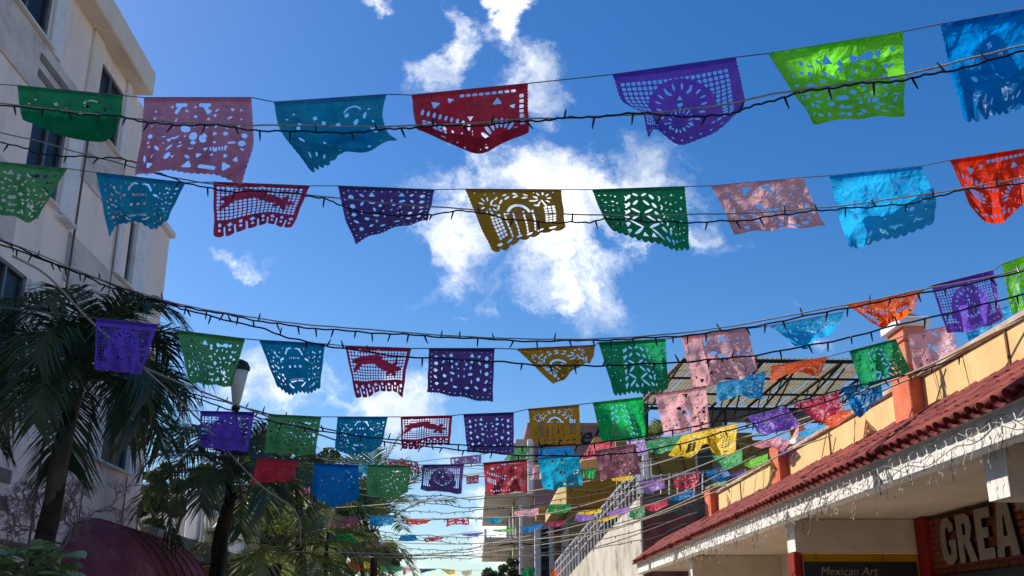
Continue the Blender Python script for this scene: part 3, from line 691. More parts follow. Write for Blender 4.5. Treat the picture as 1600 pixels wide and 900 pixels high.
def yellow_building():
    t = thing('yellow_building', (7, 36, 0), 'mustard yellow building with overhanging terrace edge behind the staircase', 'building')
    (x0, y0, z0), (x1, y1, z1) = rect_y(38, 885, 742, 1003, 792, 6); MB().bbox((x0, y0, z0), (x1, y1, z1), .02).done('terrace_slab', dk_yellow, t)
    (x0, y0, z0), (x1, y1, z1) = rect_y(38.4, 868, 792, 1010, 900, 5.4)
    wall_grid((x0 + .5, 38.4, 0), (1, 0, 0), (0, 0, 1), x1 - x0, z1, [(1.2, 2.3, .5, z1 - .25), (2.8, 4.0, z1 - 2.0, z1 - .3)], .25, (0, 1, 0)).done('wall', mat('tan_wall', lin((150, 122, 84)), lin((130, 104, 72)), 1, .9), t)
    MB().box((x0 + .6, 38.7, 0), (x1 + 3, 43, z1)).done('interior', black_board, t)
    # chamfered slab corner, its sunlight put into a paler colour
    p = atY(885, 742, 38.0); q = atY(868, 776, 38.0); r = atY(885, 792, 38.0)
    MB().add([(p[0], 38, p[2]), (q[0], 39.5, q[2]), (q[0], 39.5, r[2]), (p[0], 38, r[2]), (p[0], 44, p[2]), (q[0], 44, q[2]), (q[0], 44, r[2]), (p[0], 44, r[2])], [(0, 3, 2, 1), (1, 2, 6, 5), (0, 1, 5, 4), (3, 7, 6, 2)]).done('corner', mat('sunlit_ochre', lin((206, 176, 120)), rough=.9), t)
    # gable parapet in front of the hotel
    a = atY(905, 735, 39); b = atY(960, 690, 39)
    pk = atY(930, 682, 39)
    MB().add([(a[0], 39, a[2]), (b[0], 39, a[2]), (b[0], 39, b[2]), (pk[0], 39, pk[2]), (a[0], 39, b[2] - .9), (a[0], 42, a[2]), (b[0], 42, a[2]), (b[0], 42, b[2]), (pk[0], 42, pk[2]), (a[0], 42, b[2] - .9)],
             [(0, 1, 2, 3, 4), (9, 8, 7, 6, 5), (0, 4, 9, 5), (4, 3, 8, 9), (3, 2, 7, 8), (1, 6, 7, 2)]).done('gable', mat('peach_wall', lin((240, 190, 120)), lin((225, 172, 100)), 1, .9), t)
    # upper olive wall with panels and posts
    for (u0, v0, u1, v1) in ((1010, 684, 1052, 748), (1054, 686, 1093, 748), (1140, 676, 1175, 740), (1177, 690, 1200, 730)):
        (x0, y0, z0), (x1, y1, z1) = rect_y(36.0, u0, v0, u1, v1, .2); MB().bbox((x0, y0, z0), (x1, y1, z1), .02).done('wall_panel', olive, t)
    (x0, y0, z0), (x1, y1, z1) = rect_y(36.25, 965, 688, 1230, 775, .3); MB().box((x0, y0, z0), (x1, y1, z1)).done('rear_wall', olive, t)
    (x0, y0, z0), (x1, y1, z1) = rect_y(35.2, 1006, 700, 1013, 748, .15); MB().bbox((x0, y0, z0), (x1, y1, z1), .02).done('post', cream, t)
    (x0, y0, z0), (x1, y1, z1) = rect_y(35.0, 1094, 640, 1108, 800, .3); MB().bbox((x0, y0, z0), (x1, y1, z1), .02).done('dark_column', mat('dark_grey_paint', (.05, .055, .055), rough=.7), t)
    (x0, y0, z0), (x1, y1, z1) = rect_y(34, 1003, 748, 1110, 778, .3)
    for i in range(7):
        u = 1020 + i * 13; a = atY(u, 778, 33.6); b = atY(u, 742 - i, 33.6); MB().tube([a, b], .025, 5).done('railing_bar', rail_white, t)
    MB().tube([atY(1000, 746, 33.6), atY(1100, 738, 33.6)], .03, 6).done('railing_top', rail_white, t)
    for (p_, q_) in (((1018, 700), (1035, 745)), ((1062, 706), (1074, 740)), ((1150, 690), (1162, 716))):
        MB().tube([atY(*p_, 35.9), atY(*q_, 35.9)], .02, 5).done('brace', steel, t)
yellow_building()

def hotel():
    Y = 52.0
    t = thing('hotel_building', (6, Y, 0), 'mauve hotel wall with dark script lettering and pale balconies facing the street', 'building')
    (x0, y0, z0), (x1, y1, z1) = rect_y(Y, 836, 668, 985, 900, 18); MB().box((x0, y0, 0), (x1, y1, z1)).done('side_wall', mauve, t)
    MB().bbox((x0 - .35, Y - .1, z1 + .001), (x1, Y + 18, z1 + .22), .03).done('roof', mauve, t)
    zz = lambda py: atY(800, py, Y)[2]
    wl = atY(806, 700, Y)[0]
    # street-side part with balconies: pale walls
    MB().box((x0 - .9, Y + .8, 0), (x0 - .002, Y + 17.8, z1 - .5)).done('street_wall', mat('warm_plaster', lin((186, 172, 152)), lin((166, 152, 134)), 1, .9), t)
    mb = MB().bbox((x0 - .32, Y + .25, zz(770)), (x0 - .004, Y + .8, z1 - .6), .03); mb.done('corner_strip', trim_white, t)
    for k, (py, ext) in enumerate(((690, 0.2), (768, 1.6), (840, 1.6), (905, 1.6))):
        zb = zz(py)
        for j in range(3 if k else 1):
            ya = Y + .9 + j * 5.6
            MB().bbox((x0 - .9 - ext, ya, zb - .12), (x0 - .902, ya + 4.2, zb + .10), .02).done('balcony_slab', mat('pale_concrete', lin((186, 180, 168)), rough=.9), t)
            if k:
                MB().bbox((x0 - .9 - ext, ya, zb + .101), (x0 - .9 - ext + .12, ya + 4.2, zb + .5), .02).done('balcony_wall', trim_white, t)
                w = MB().bbox((x0 - .93, ya + 1.0, zb + .12), (x0 - .901, ya + 3.2, zb + 2.1), .01).done('window', alu, t)
                obj('pane', [(x0 - .935, ya + 1.08, zb + .2), (x0 - .935, ya + 3.12, zb + .2), (x0 - .935, ya + 3.12, zb + 2.0), (x0 - .935, ya + 1.08, zb + 2.0)], [(0, 1, 2, 3)], glass_dark, w)
    def script(txt, px, py, size):
        V, F, Nz = curve_mesh(text=txt, size=size, extrude=.03, shear=.45, spacing=1.0); p = atY(px, py, Y)
        obj('lettering', [(p[0] + v[0], Y - .05 - v[2], p[2] + v[1]) for v in V], F, letter_side, t)
    script('Hotel', 842, 693, 1.25); script('E', 831, 722, 1.35)
    # lower porch in front with grille and white columns
    q = thing('grille_porch', (3.5, 44, 0), 'narrow porch with white columns and dark slanted window grille below the hotel', 'porch')
    for (u0, u1, v0) in ((836, 845, 822), (859, 865, 800), (812, 816, 790)):
        (a0, b0, c0), (a1, b1, c1) = rect_y(44, u0, v0, u1, 930, .25); MB().bbox((a0, b0, 0), (a1, b1, c1), .02).done('column', trim_white, q)
    (a0, b0, c0), (a1, b1, c1) = rect_y(44.1, 845, 826, 859, 895, .05); MB().box((a0, b0 + .12, 0), (a1, b1 + .12, c1)).done('dark_opening', black_board, q)
    for i in range(9):
        p = atY(845, 838 + i * 8, 44.1); r = atY(859, 828 + i * 8, 44.1); MB().tube([p, r], .022, 5).done('grille_bar', pipe_m, q)
    for u in (848, 852, 856): MB().tube([atY(u, 828, 44.08), atY(u, 892, 44.08)], .018, 5).done('grille_bar', pipe_m, q)
    (a0, b0, c0), (a1, b1, c1) = rect_y(44.5, 865, 812, 935, 930, .3); MB().box((a0, b0, 0), (a1 + 1, b1, c1)).done('brown_wall', mat('brown_wall', lin((136, 112, 92)), lin((118, 96, 80)), 1, .9), q)
    (a0, b0, c0), (a1, b1, c1) = rect_y(43.9, 838, 792, 880, 812, .8); MB().bbox((a0, b0, c0), (a1, b1, c1), .02).done('canopy', mat('tan_fascia', lin((170, 130, 84)), rough=.9), q)
hotel()

def pergola():
    t = thing('rooftop_canopy', (9, 30, 7), 'rooftop canopy of beige corrugated sheets on dark steel trusses above the yellow parapet', 'canopy')
    Ya, Yb = 29.5, 35.6
    a = atY(1066, 558, Ya); b = atY(1375, 553, Ya); ztop = a[2]; zb = atY(1100, 634, Yb)[2]
    x0, x1 = a[0], b[0]; xl = atY(985, 612, Yb)[0] + .2
    n = 9
    for i in range(n):
        u0 = x0 + (x1 - x0) * i / n; u1 = x0 + (x1 - x0) * (i + 1) / n - .05
        for j in range(4):
            y0 = Ya + (Yb - Ya) * j / 4; y1 = Ya + (Yb - Ya) * (j + 1) / 4 + .05
            V = []; F = []; m_ = 10
            for k in range(m_ + 1):
                x = u0 + (u1 - u0) * k / m_; w = .02 * (k % 2)
                for (yy) in (y0, y1):
                    f = (yy - Ya) / (Yb - Ya); sh = (xl - x0) * f * (1 - (x - x0) / (x1 - x0)); V.append((x + sh, yy, ztop + (zb - ztop) * f + w + .012 * (j % 2)))
                if k: F.append((2 * k - 2, 2 * k, 2 * k + 1, 2 * k - 1))
            obj('roof_sheet', V, F, sheet, t)
    def P(u, f, dz=0):
        x = x0 + (x1 - x0) * u; return np.array([x + (xl - x0) * f * (1 - u), Ya + (Yb - Ya) * f, ztop + (zb - ztop) * f + dz])
    for f in (0, .33, .66, 1): MB().tube([P(0, f, -.1), P(1, f, -.1)], .06 if f in (0, 1) else .04, 6).done('purlin', steel, t)
    for u in (0, .2, .4, .6, .8, 1):
        MB().tube([P(u, 0, -.12), P(u, 1, -.12)], .045, 6).done('rafter', steel, t)
        MB().tube([P(u, 0, -.16), P(u, 1, -.75)], .035, 6).done('truss_chord', steel, t)
        for k in range(5):
            f = (k + .5) / 5; MB().tube([P(u, f, -.12), P(u, f + .1, -.16 - .59 * (f + .1))], .022, 5).done('truss_web', steel, t)
    for k in range(4): MB().tube([P(.1 + .25 * k, .1, -.15), P(.32 + .2 * k, .95, -.5)], .03, 5).done('brace', steel, t)
    (c0, d0, e0), (c1, d1, e1) = rect_y(36.0, 1095, 641, 1330, 657, .35); MB().bbox((c0, d0, e0), (c1, d1, e1), .02).done('concrete_beam', concrete, t)
    for i in range(26):
        u = 1125 + i * 6; p = atY(u, 639, 35.95); MB().bbox((p[0] - .035, 35.95, p[2] - .05), (p[0] + .035, 36.05, p[2] + .03), .01).done('bracket', trim_white, t)
    for (u0, u1, v) in ((1108, 1130, 700), (1238, 1256, 700)):
        (c0, d0, e0), (c1, d1, e1) = rect_y(36.02, u0, 658, u1, v, .3); MB().bbox((c0, d0, e0 - 1), (c1, d1, e1), .02).done('concrete_column', concrete, t)
    for (u, v0, v1, Y) in ((1007, 600, 700, 35.4), (1133, 640, 700, 35.0), (1011, 610, 700, 35.6)):
        MB().tube([atY(u, v1 + 20, Y), atY(u, v0, Y)], .05, 6).done('post', steel, t)
    MB().tube([atY(1000, 632, 35.4), atY(1110, 632, 35.4)], .03, 5).done('rail', steel, t)
    l = thing('terrace_lamp', tuple(atY(1136, 678, 35)), 'small dark bracket lamp on the terrace beneath the canopy', 'lamp')
    MB().tube([atY(1134, 690, 35), atY(1135, 668, 35), atY(1137, 655, 35)], .015, 5).done('arm', steel, l)
    MB().tube([atY(1135, 668, 35), atY(1144, 671, 35)], [.02, .09], 6).done('lamp_head', steel, l)
pergola()

# ------------------------------------------------------------ vegetation
def frond_mesh(rng_, L=2.0, az=0, el=0.9, droop=1.6, nl=44, ll=0.5, lw=0.03, spread=1.0, hang=0.5, stalk=0.18):
    """one pinnate frond at the origin: returns (V,F) of leaflets and rachis path"""
    P = []; n = 16; p = np.zeros(3); e = el
    for i in range(n + 1):
        P.append(p.copy()); s = i / n
        d = np.array([math.cos(az) * math.cos(e), math.sin(az) * math.cos(e), math.sin(e)]); p = p + d * L / n; e -= droop / n * (0.35 + 1.3 * s)
    P = np.array(P); V = []; F = []
    side0 = np.array([-math.sin(az), math.cos(az), 0])
    for i in range(nl):
        s = stalk + (1 - stalk) * (i + .5) / nl; q = s * n; k = min(int(q), n - 1); base = P[k] + (P[k + 1] - P[k]) * (q - k)
        tan = P[k + 1] - P[k]; tan /= np.linalg.norm(tan); nor = np.cross(side0, tan); nor = nor if nor[2] > 0 else -nor
        l = ll * (0.35 + 0.75 * math.sin(math.pi * min(1, (s - stalk) / (1 - stalk) * 0.85 + 0.12))) * rng_.uniform(.85, 1.12)
        for sg in (-1, 1):
            fwd = 0.55 + 0.5 * s + rng_.uniform(-.15, .15)
            d = side0 * sg * spread + tan * fwd + nor * rng_.uniform(.05, .5); d /= np.linalg.norm(d)
            w = np.cross(d, nor); w = w / (np.linalg.norm(w) + 1e-6) * lw * rng_.uniform(.8, 1.2)
            a = base; b = base + d * l * .5 + np.array([0, 0, -hang * l * .12]); c = base + d * l * .98 + np.array([0, 0, -hang * l * rng_.uniform(.35, .65)])
            k0 = len(V); V += [a - w * .35, a + w * .35, b - w * .5, b + w * .5, c]
            F += [(k0, k0 + 1, k0 + 3, k0 + 2), (k0 + 2, k0 + 3, k0 + 4)]
    return V, F, P
def palm(base, path, radii, crown, label, group, n=16, L=2.0, seed=1, leaf=leaf_dark, ll=.5, lw=.034, shaft=None, els=(1.35, -0.35), nl=44, droop=1.7, azs=None, hang=.5, name='palm_tree'):
    rg = random.Random(seed); t = thing(name, base, label, 'palm tree', group)
    Q = crom(path, 5); rr = np.interp(np.linspace(0, 1, len(Q)), np.linspace(0, 1, len(radii)), radii)
    MB().tube(Q, [r * (1 + .05 * (i % 2)) for i, r in enumerate(rr)], 12).done('trunk', trunk_m, t, smooth=True)
    if shaft: MB().tube(crom(shaft[0], 4), list(np.interp(np.linspace(0, 1, len(crom(shaft[0], 4))), [0, .5, 1], shaft[1])), 12).done('crownshaft', shaft_m, t, smooth=True)
    c = np.array(crown, float)
    for i in range(n):
        az = (azs[i] if azs else i * 2.39996 + rg.uniform(-.2, .2)); f = i / max(1, n - 1); el = els[0] + (els[1] - els[0]) * f + rg.uniform(-.12, .12)
        V, F, P = frond_mesh(rg, L * rg.uniform(.85, 1.1), az, el, droop * rg.uniform(.8, 1.2), nl, ll, lw, hang=hang)
        o = obj('frond', [c + v for v in V], F, leaf, t)
        MB().tube([c + p for p in P[::2]], list(np.linspace(.022, .004, len(P[::2]))), 5).done('rachis', shaft_m, o)
    return t
def trunk_path(pxs, t): return [tuple(atT(x, y, tt)) for (x, y), tt in zip(pxs, t)]
c1 = atT(128, 585, 11.4)
base = atT(60, 885, 10.9); g = np.array([base[0] - .15, base[1], 0.0])
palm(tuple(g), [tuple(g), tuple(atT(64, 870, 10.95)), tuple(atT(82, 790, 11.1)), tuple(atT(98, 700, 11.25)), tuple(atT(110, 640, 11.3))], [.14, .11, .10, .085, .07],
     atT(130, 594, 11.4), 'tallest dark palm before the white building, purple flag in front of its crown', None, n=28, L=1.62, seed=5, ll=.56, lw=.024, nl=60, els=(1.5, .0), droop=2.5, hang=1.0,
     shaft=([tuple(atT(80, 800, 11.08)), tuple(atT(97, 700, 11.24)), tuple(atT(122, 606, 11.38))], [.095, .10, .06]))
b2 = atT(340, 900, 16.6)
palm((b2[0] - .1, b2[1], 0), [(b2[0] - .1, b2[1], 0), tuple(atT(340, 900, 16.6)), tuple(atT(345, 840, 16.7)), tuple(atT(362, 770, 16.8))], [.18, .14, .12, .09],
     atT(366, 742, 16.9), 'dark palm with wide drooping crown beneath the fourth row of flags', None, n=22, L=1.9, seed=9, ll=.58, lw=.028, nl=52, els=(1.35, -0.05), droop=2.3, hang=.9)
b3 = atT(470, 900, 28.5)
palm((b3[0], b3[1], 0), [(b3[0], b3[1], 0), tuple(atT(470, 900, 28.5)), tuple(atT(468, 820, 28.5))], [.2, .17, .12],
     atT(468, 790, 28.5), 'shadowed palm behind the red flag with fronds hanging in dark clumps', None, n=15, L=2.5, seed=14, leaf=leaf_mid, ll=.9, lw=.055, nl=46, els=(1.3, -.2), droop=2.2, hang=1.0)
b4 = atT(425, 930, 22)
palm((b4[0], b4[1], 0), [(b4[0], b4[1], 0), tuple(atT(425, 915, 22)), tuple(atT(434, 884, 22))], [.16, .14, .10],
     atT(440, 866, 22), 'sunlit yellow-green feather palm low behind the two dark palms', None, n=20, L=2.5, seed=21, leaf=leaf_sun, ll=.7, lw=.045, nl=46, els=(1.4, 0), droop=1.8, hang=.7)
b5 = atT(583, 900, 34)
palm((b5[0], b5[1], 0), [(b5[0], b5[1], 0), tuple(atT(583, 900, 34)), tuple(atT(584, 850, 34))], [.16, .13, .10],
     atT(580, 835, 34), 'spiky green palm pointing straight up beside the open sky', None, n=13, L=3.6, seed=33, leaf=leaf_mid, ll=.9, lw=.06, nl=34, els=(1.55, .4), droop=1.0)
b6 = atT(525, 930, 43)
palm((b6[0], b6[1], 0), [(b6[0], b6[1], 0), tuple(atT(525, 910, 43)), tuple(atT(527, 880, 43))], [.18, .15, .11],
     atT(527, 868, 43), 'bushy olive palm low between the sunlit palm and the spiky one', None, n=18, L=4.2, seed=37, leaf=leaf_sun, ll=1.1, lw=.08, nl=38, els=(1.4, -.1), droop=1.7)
cr = atY(1024, 690, 38)
palm((cr[0], 38, 4), [(cr[0], 38, 4.5), tuple(cr)], [.1, .08], cr, 'small yellow-green palm top on the terrace behind the green flag', None, n=11, L=1.3, seed=41, leaf=leaf_sun, ll=.5, lw=.05, nl=22, els=(1.5, .1), droop=1.4)

def tree(name, base, blobs, label, nleaf, size, m, seed, trunk=True, group=None, cat='tree'):
    rg = np.random.RandomState(seed); t = thing(name, base, label, cat, group)
    V = []; F = []; tot = sum(b[3] ** 2 for b in blobs)
    # each blob becomes several sub-clumps so that the outline is uneven
    for (x, y, z, r) in blobs:
        n = int(nleaf * r * r / tot); nc = max(5, int(10 * r)); cc = rg.normal(size=(nc, 3)); cc /= np.linalg.norm(cc, axis=1)[:, None]; cc *= (rg.uniform(.45, 1.0, nc) * r)[:, None]
        cr_ = rg.uniform(.28, .5, nc) * r; k = rg.randint(0, nc, n)
        d = rg.normal(size=(n, 3)); d /= np.linalg.norm(d, axis=1)[:, None]
        p = np.array([x, y, z]) + cc[k] + d * (cr_[k] * rg.uniform(.3, 1, n) ** .5)[:, None] * np.array([1, 1, .75])
        u = rg.normal(size=(n, 3)); u /= np.linalg.norm(u, axis=1)[:, None]; w = np.cross(u, rg.normal(size=(n, 3))); w /= np.linalg.norm(w, axis=1)[:, None]
        s = size * rg.uniform(.6, 1.3, n)
        for i in range(n):
            k0 = len(V); V += [p[i] - u[i] * s[i], p[i] + w[i] * s[i] * .45, p[i] + u[i] * s[i], p[i] - w[i] * s[i] * .45]; F.append((k0, k0 + 1, k0 + 2, k0 + 3))
    obj('crown', V, F, m, t)
    if trunk:
        b = np.array(base); mb = MB(); c0 = np.array(blobs[0][:3]); mid = b + (c0 - b) * .55
        mb.tube([b, b + (mid - b) * .5 + np.array([.05, 0, 0]), mid], [.2, .15, .11], 8)
        for (x, y, z, r) in blobs: mb.tube([mid, mid + (np.array([x, y, z]) - mid) * .5 + np.array([0, 0, .15]), (x, y, z)], [.09, .05, .02], 6)
        mb.done('trunk', bark, t)
def blob(px, py, T, rpx): p = atT(px, py, T); return (*p, rpx * T / FPX)
def gbase(px, T, z=0): p = atT(px, 900, T); return (p[0], p[1], z)
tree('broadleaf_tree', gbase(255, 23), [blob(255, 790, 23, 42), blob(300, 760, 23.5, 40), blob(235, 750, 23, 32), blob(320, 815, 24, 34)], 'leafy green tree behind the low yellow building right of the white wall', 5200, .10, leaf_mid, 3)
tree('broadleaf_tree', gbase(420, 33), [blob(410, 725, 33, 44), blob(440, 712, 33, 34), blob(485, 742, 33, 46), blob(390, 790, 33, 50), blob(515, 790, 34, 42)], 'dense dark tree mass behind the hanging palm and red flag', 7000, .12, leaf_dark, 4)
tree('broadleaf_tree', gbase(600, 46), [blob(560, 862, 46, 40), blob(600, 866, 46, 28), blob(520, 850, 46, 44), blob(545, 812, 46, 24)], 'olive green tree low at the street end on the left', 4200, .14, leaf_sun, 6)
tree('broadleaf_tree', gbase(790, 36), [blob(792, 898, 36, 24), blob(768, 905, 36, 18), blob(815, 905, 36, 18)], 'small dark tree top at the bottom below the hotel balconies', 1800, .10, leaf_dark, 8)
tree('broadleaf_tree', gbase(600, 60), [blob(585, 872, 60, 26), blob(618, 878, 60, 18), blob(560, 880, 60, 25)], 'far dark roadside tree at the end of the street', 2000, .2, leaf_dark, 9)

# leafy bush bottom left: every large leaf a part
def bush():
    t = thing('leafy_bush', tuple(gbase(50, 7.6)), 'yellow-green broad-leaved bush in the bottom left corner', 'bush')
    me_l = []
    for q in range(3):
        V = []; F = []; n = 6; W = .055 + .012 * q; L_ = .15
        for i in range(n + 1):
            s = i / n; w = W * math.sin(math.pi * min(1, s * .93 + .05)) ** .7; z = -.05 * s * s + .015 * q * s
            V += [(s * L_, -w, z + .012), (s * L_, 0, z), (s * L_, w, z + .012)]
            if i: k = 3 * i; F += [(k - 3, k, k + 1, k - 2), (k - 2, k + 1, k + 2, k - 1)]
        me = bpy.data.meshes.new('leaf'); me.from_pydata(V, [], F); me.materials.append(leaf_bush if q else leaf_sun); me.polygons.foreach_set('use_smooth', [True] * len(me.polygons)); me_l.append(me)
    rg = random.Random(4); mb = MB(); root = wloc(t)
    for s in range(9):
        p = atT(-10 + s * 14, 905, 7.4 + rg.uniform(-.2, .3)); mb.tube([tuple(root), tuple((np.array(root) + p) / 2 + np.array([0, 0, .25])), tuple(p)], [.02, .014, .006], 5)
    mb.done('stem', bark, t)
    for i in range(285):
        px = rg.uniform(-40, 116); top = 857 + 26 * abs((px - 52) / 72) ** 2.4 - 7 * math.sin(px * .13) - 4 * math.sin(px * .31)
        py = top + rg.uniform(0, 1) ** 1.5 * 95; p = atT(px, py, 7.4 + rg.uniform(-.35, .35))
        o = bpy.data.objects.new('leaf', me_l[rg.randrange(3)]); C.objects.link(o); o.parent = t; o.location = Vector(p) - root
        o.rotation_euler = (rg.uniform(-.5, .5), rg.uniform(-.5, .5), rg.uniform(0, 6.28)); k = rg.uniform(.5, 1.0); o.scale = (k, k, k)
bush()

def bare_shrub():
    base = atT(105, 860, 12.4)
    t = thing('bare_shrub', (base[0], base[1], 0), 'leafless grey branching shrub spreading behind the palm trunk', 'shrub')
    mb = MB(); rg = random.Random(12)
    def grow(p, d, L_, r, lv):
        q = p + d * L_; mid = p + d * L_ * .5 + np.array([rg.uniform(-.02, .02) for _ in range(3)]) * 1.5
        mb.tube([p, mid, q], [r, r * .85, r * .75], 4, False)
        if lv == 0: return
        for k in range(3 if lv > 1 else 2):
            a = np.array([rg.gauss(0, 1) for _ in range(3)]); a[1] *= .6; a = a - d * (a @ d); a /= np.linalg.norm(a)
            nd = d * rg.uniform(.5, .9) + a * rg.uniform(.6, .9) + np.array([0, 0, .14]); nd /= np.linalg.norm(nd)
            grow(q, nd, L_ * rg.uniform(.58, .78), r * .70, lv - 1)
    root = atT(90, 862, 12.4); mb.tube([(base[0], base[1], 0), tuple(root)], [.06, .045], 6)
    for (x, y) in ((50, 815), (30, 805), (135, 808), (120, 822), (70, 800)):
        e = atT(x, y, 12.4 + rg.uniform(-.3, .3)); d = e - root; l = np.linalg.norm(d); grow(root, d / l, l * .62, .015, 6)
    mb.done('branches', twig_m, t)
bare_shrub()

# ------------------------------------------------------------ street lamps
def street_lamp(px, py, T, h, label, tilt=(0.0, 0.0)):
    top = atT(px, py, T); x, y = top[0], top[1]
    t = thing('street_lamp', (x, y, 0), label, 'street lamp', 'street lamps among the palms')
    MB().tube([(x, y, 0), (x, y, top[2] - h * 1.1)], [.07, .05], 10).done('post', black_board, t, smooth=True)
    z0 = top[2] - h * 1.1; k = h
    MB().lathe((x, y, z0), [(.05, 0), (.075, .02), (.075, .06 * k), (.055, .1 * k)], 14).done('collar', steel, t, smooth=True)
    MB().lathe((x, y, z0), [(.05, .1 * k), (.075, .2 * k), (.115, .5 * k), (.16, .85 * k)], 16).done('shade', lamp_white, t, smooth=True)
    MB().lathe((x, y, z0), [(.16, .851 * k), (.185, .88 * k), (.185, .93 * k), (.14, 1.04 * k), (.05, 1.1 * k)], 16).done('cap', steel, t, smooth=True)
street_lamp(375, 562, 17.6, .80, 'street lamp with white conical shade and black cap behind the second green flag')
street_lamp(514, 782, 23.5, .62, 'smaller far street lamp with white shade just below the blue flag')

# ------------------------------------------------------------ paper flags (papel picado)
W0, H0 = 0.60, 0.46
class Fld:
    def __init__(s, U, Vv): s.x = U * W0; s.y = Vv * H0; s.h = np.full(U.shape, 9.0)
    def _l(s, cx, cy, a):
        c, n = math.cos(a), math.sin(a); dx = s.x - cx; dy = s.y - cy; return dx * c + dy * n, -dx * n + dy * c
    def ell(s, cx, cy, a, b, an=0):
        X, Y = s._l(cx, cy, an); s.h = np.minimum(s.h, (np.sqrt((X / a) ** 2 + (Y / b) ** 2) - 1) * min(a, b))
    def rec(s, cx, cy, a, b, an=0):
        X, Y = s._l(cx, cy, an); s.h = np.minimum(s.h, np.maximum(np.abs(X) - a, np.abs(Y) - b))
    def star(s, cx, cy, r, n=4, an=0, dp=.5):
        X, Y = s._l(cx, cy, an); th = np.arctan2(Y, X); rr = np.sqrt(X * X + Y * Y); s.h = np.minimum(s.h, rr - r * (1 - dp * (.5 - .5 * np.cos(n * th))))
    def tri(s, cx, cy, r, an=0):
        X, Y = s._l(cx, cy, an); s.h = np.minimum(s.h, np.maximum(np.maximum(-Y - r * .5, Y * .5 + X * .866 - r * .5), Y * .5 - X * .866 - r * .5))
    def arc(s, cx, cy, r, w, a0, a1):
        X = s.x - cx; Y = s.y - cy; th = np.arctan2(Y, X); d = np.abs(np.sqrt(X * X + Y * Y) - r) - w * .5
        m = (a0 + a1) / 2; hw = (a1 - a0) / 2; dt = np.abs((th - m + math.pi) % (2 * math.pi) - math.pi) - hw
        s.h = np.minimum(s.h, np.maximum(d, dt * r))
    def solid(s, sdf): s.h = np.where(sdf < 0, np.maximum(s.h, -sdf * 1.0 + .002), s.h)
    def esolid(s, cx, cy, a, b, an=0):
        X, Y = s._l(cx, cy, an); s.solid((np.sqrt((X / a) ** 2 + (Y / b) ** 2) - 1) * min(a, b))
def rand_holes(f, rg, x0, x1, y0, y1, nx, ny, kinds, sz, jit=.3):
    for i in range(nx):
        for j in range(ny):
            x = x0 + (x1 - x0) * (i + .5 + rg.uniform(-jit, jit)) / nx; y = y0 + (y1 - y0) * (j + .5 + rg.uniform(-jit, jit)) / ny
            k = rg.choice(kinds); s_ = sz * rg.uniform(.7, 1.3); a = rg.uniform(0, 3.14)
            if k == 'e': f.ell(x, y, s_ * 1.5, s_ * .55, a)
            elif k == 's': f.star(x, y, s_ * 1.35, 4, a)
            elif k == 'f': f.star(x, y, s_ * 1.5, 7, a, .35)
            elif k == 't': f.tri(x, y, s_ * 1.2, a)
            elif k == 'd': f.ell(x, y, s_ * .6, s_ * .6)
            elif k == 'c': f.arc(x, y, s_ * 1.4, s_ * .7, a, a + 2.1)
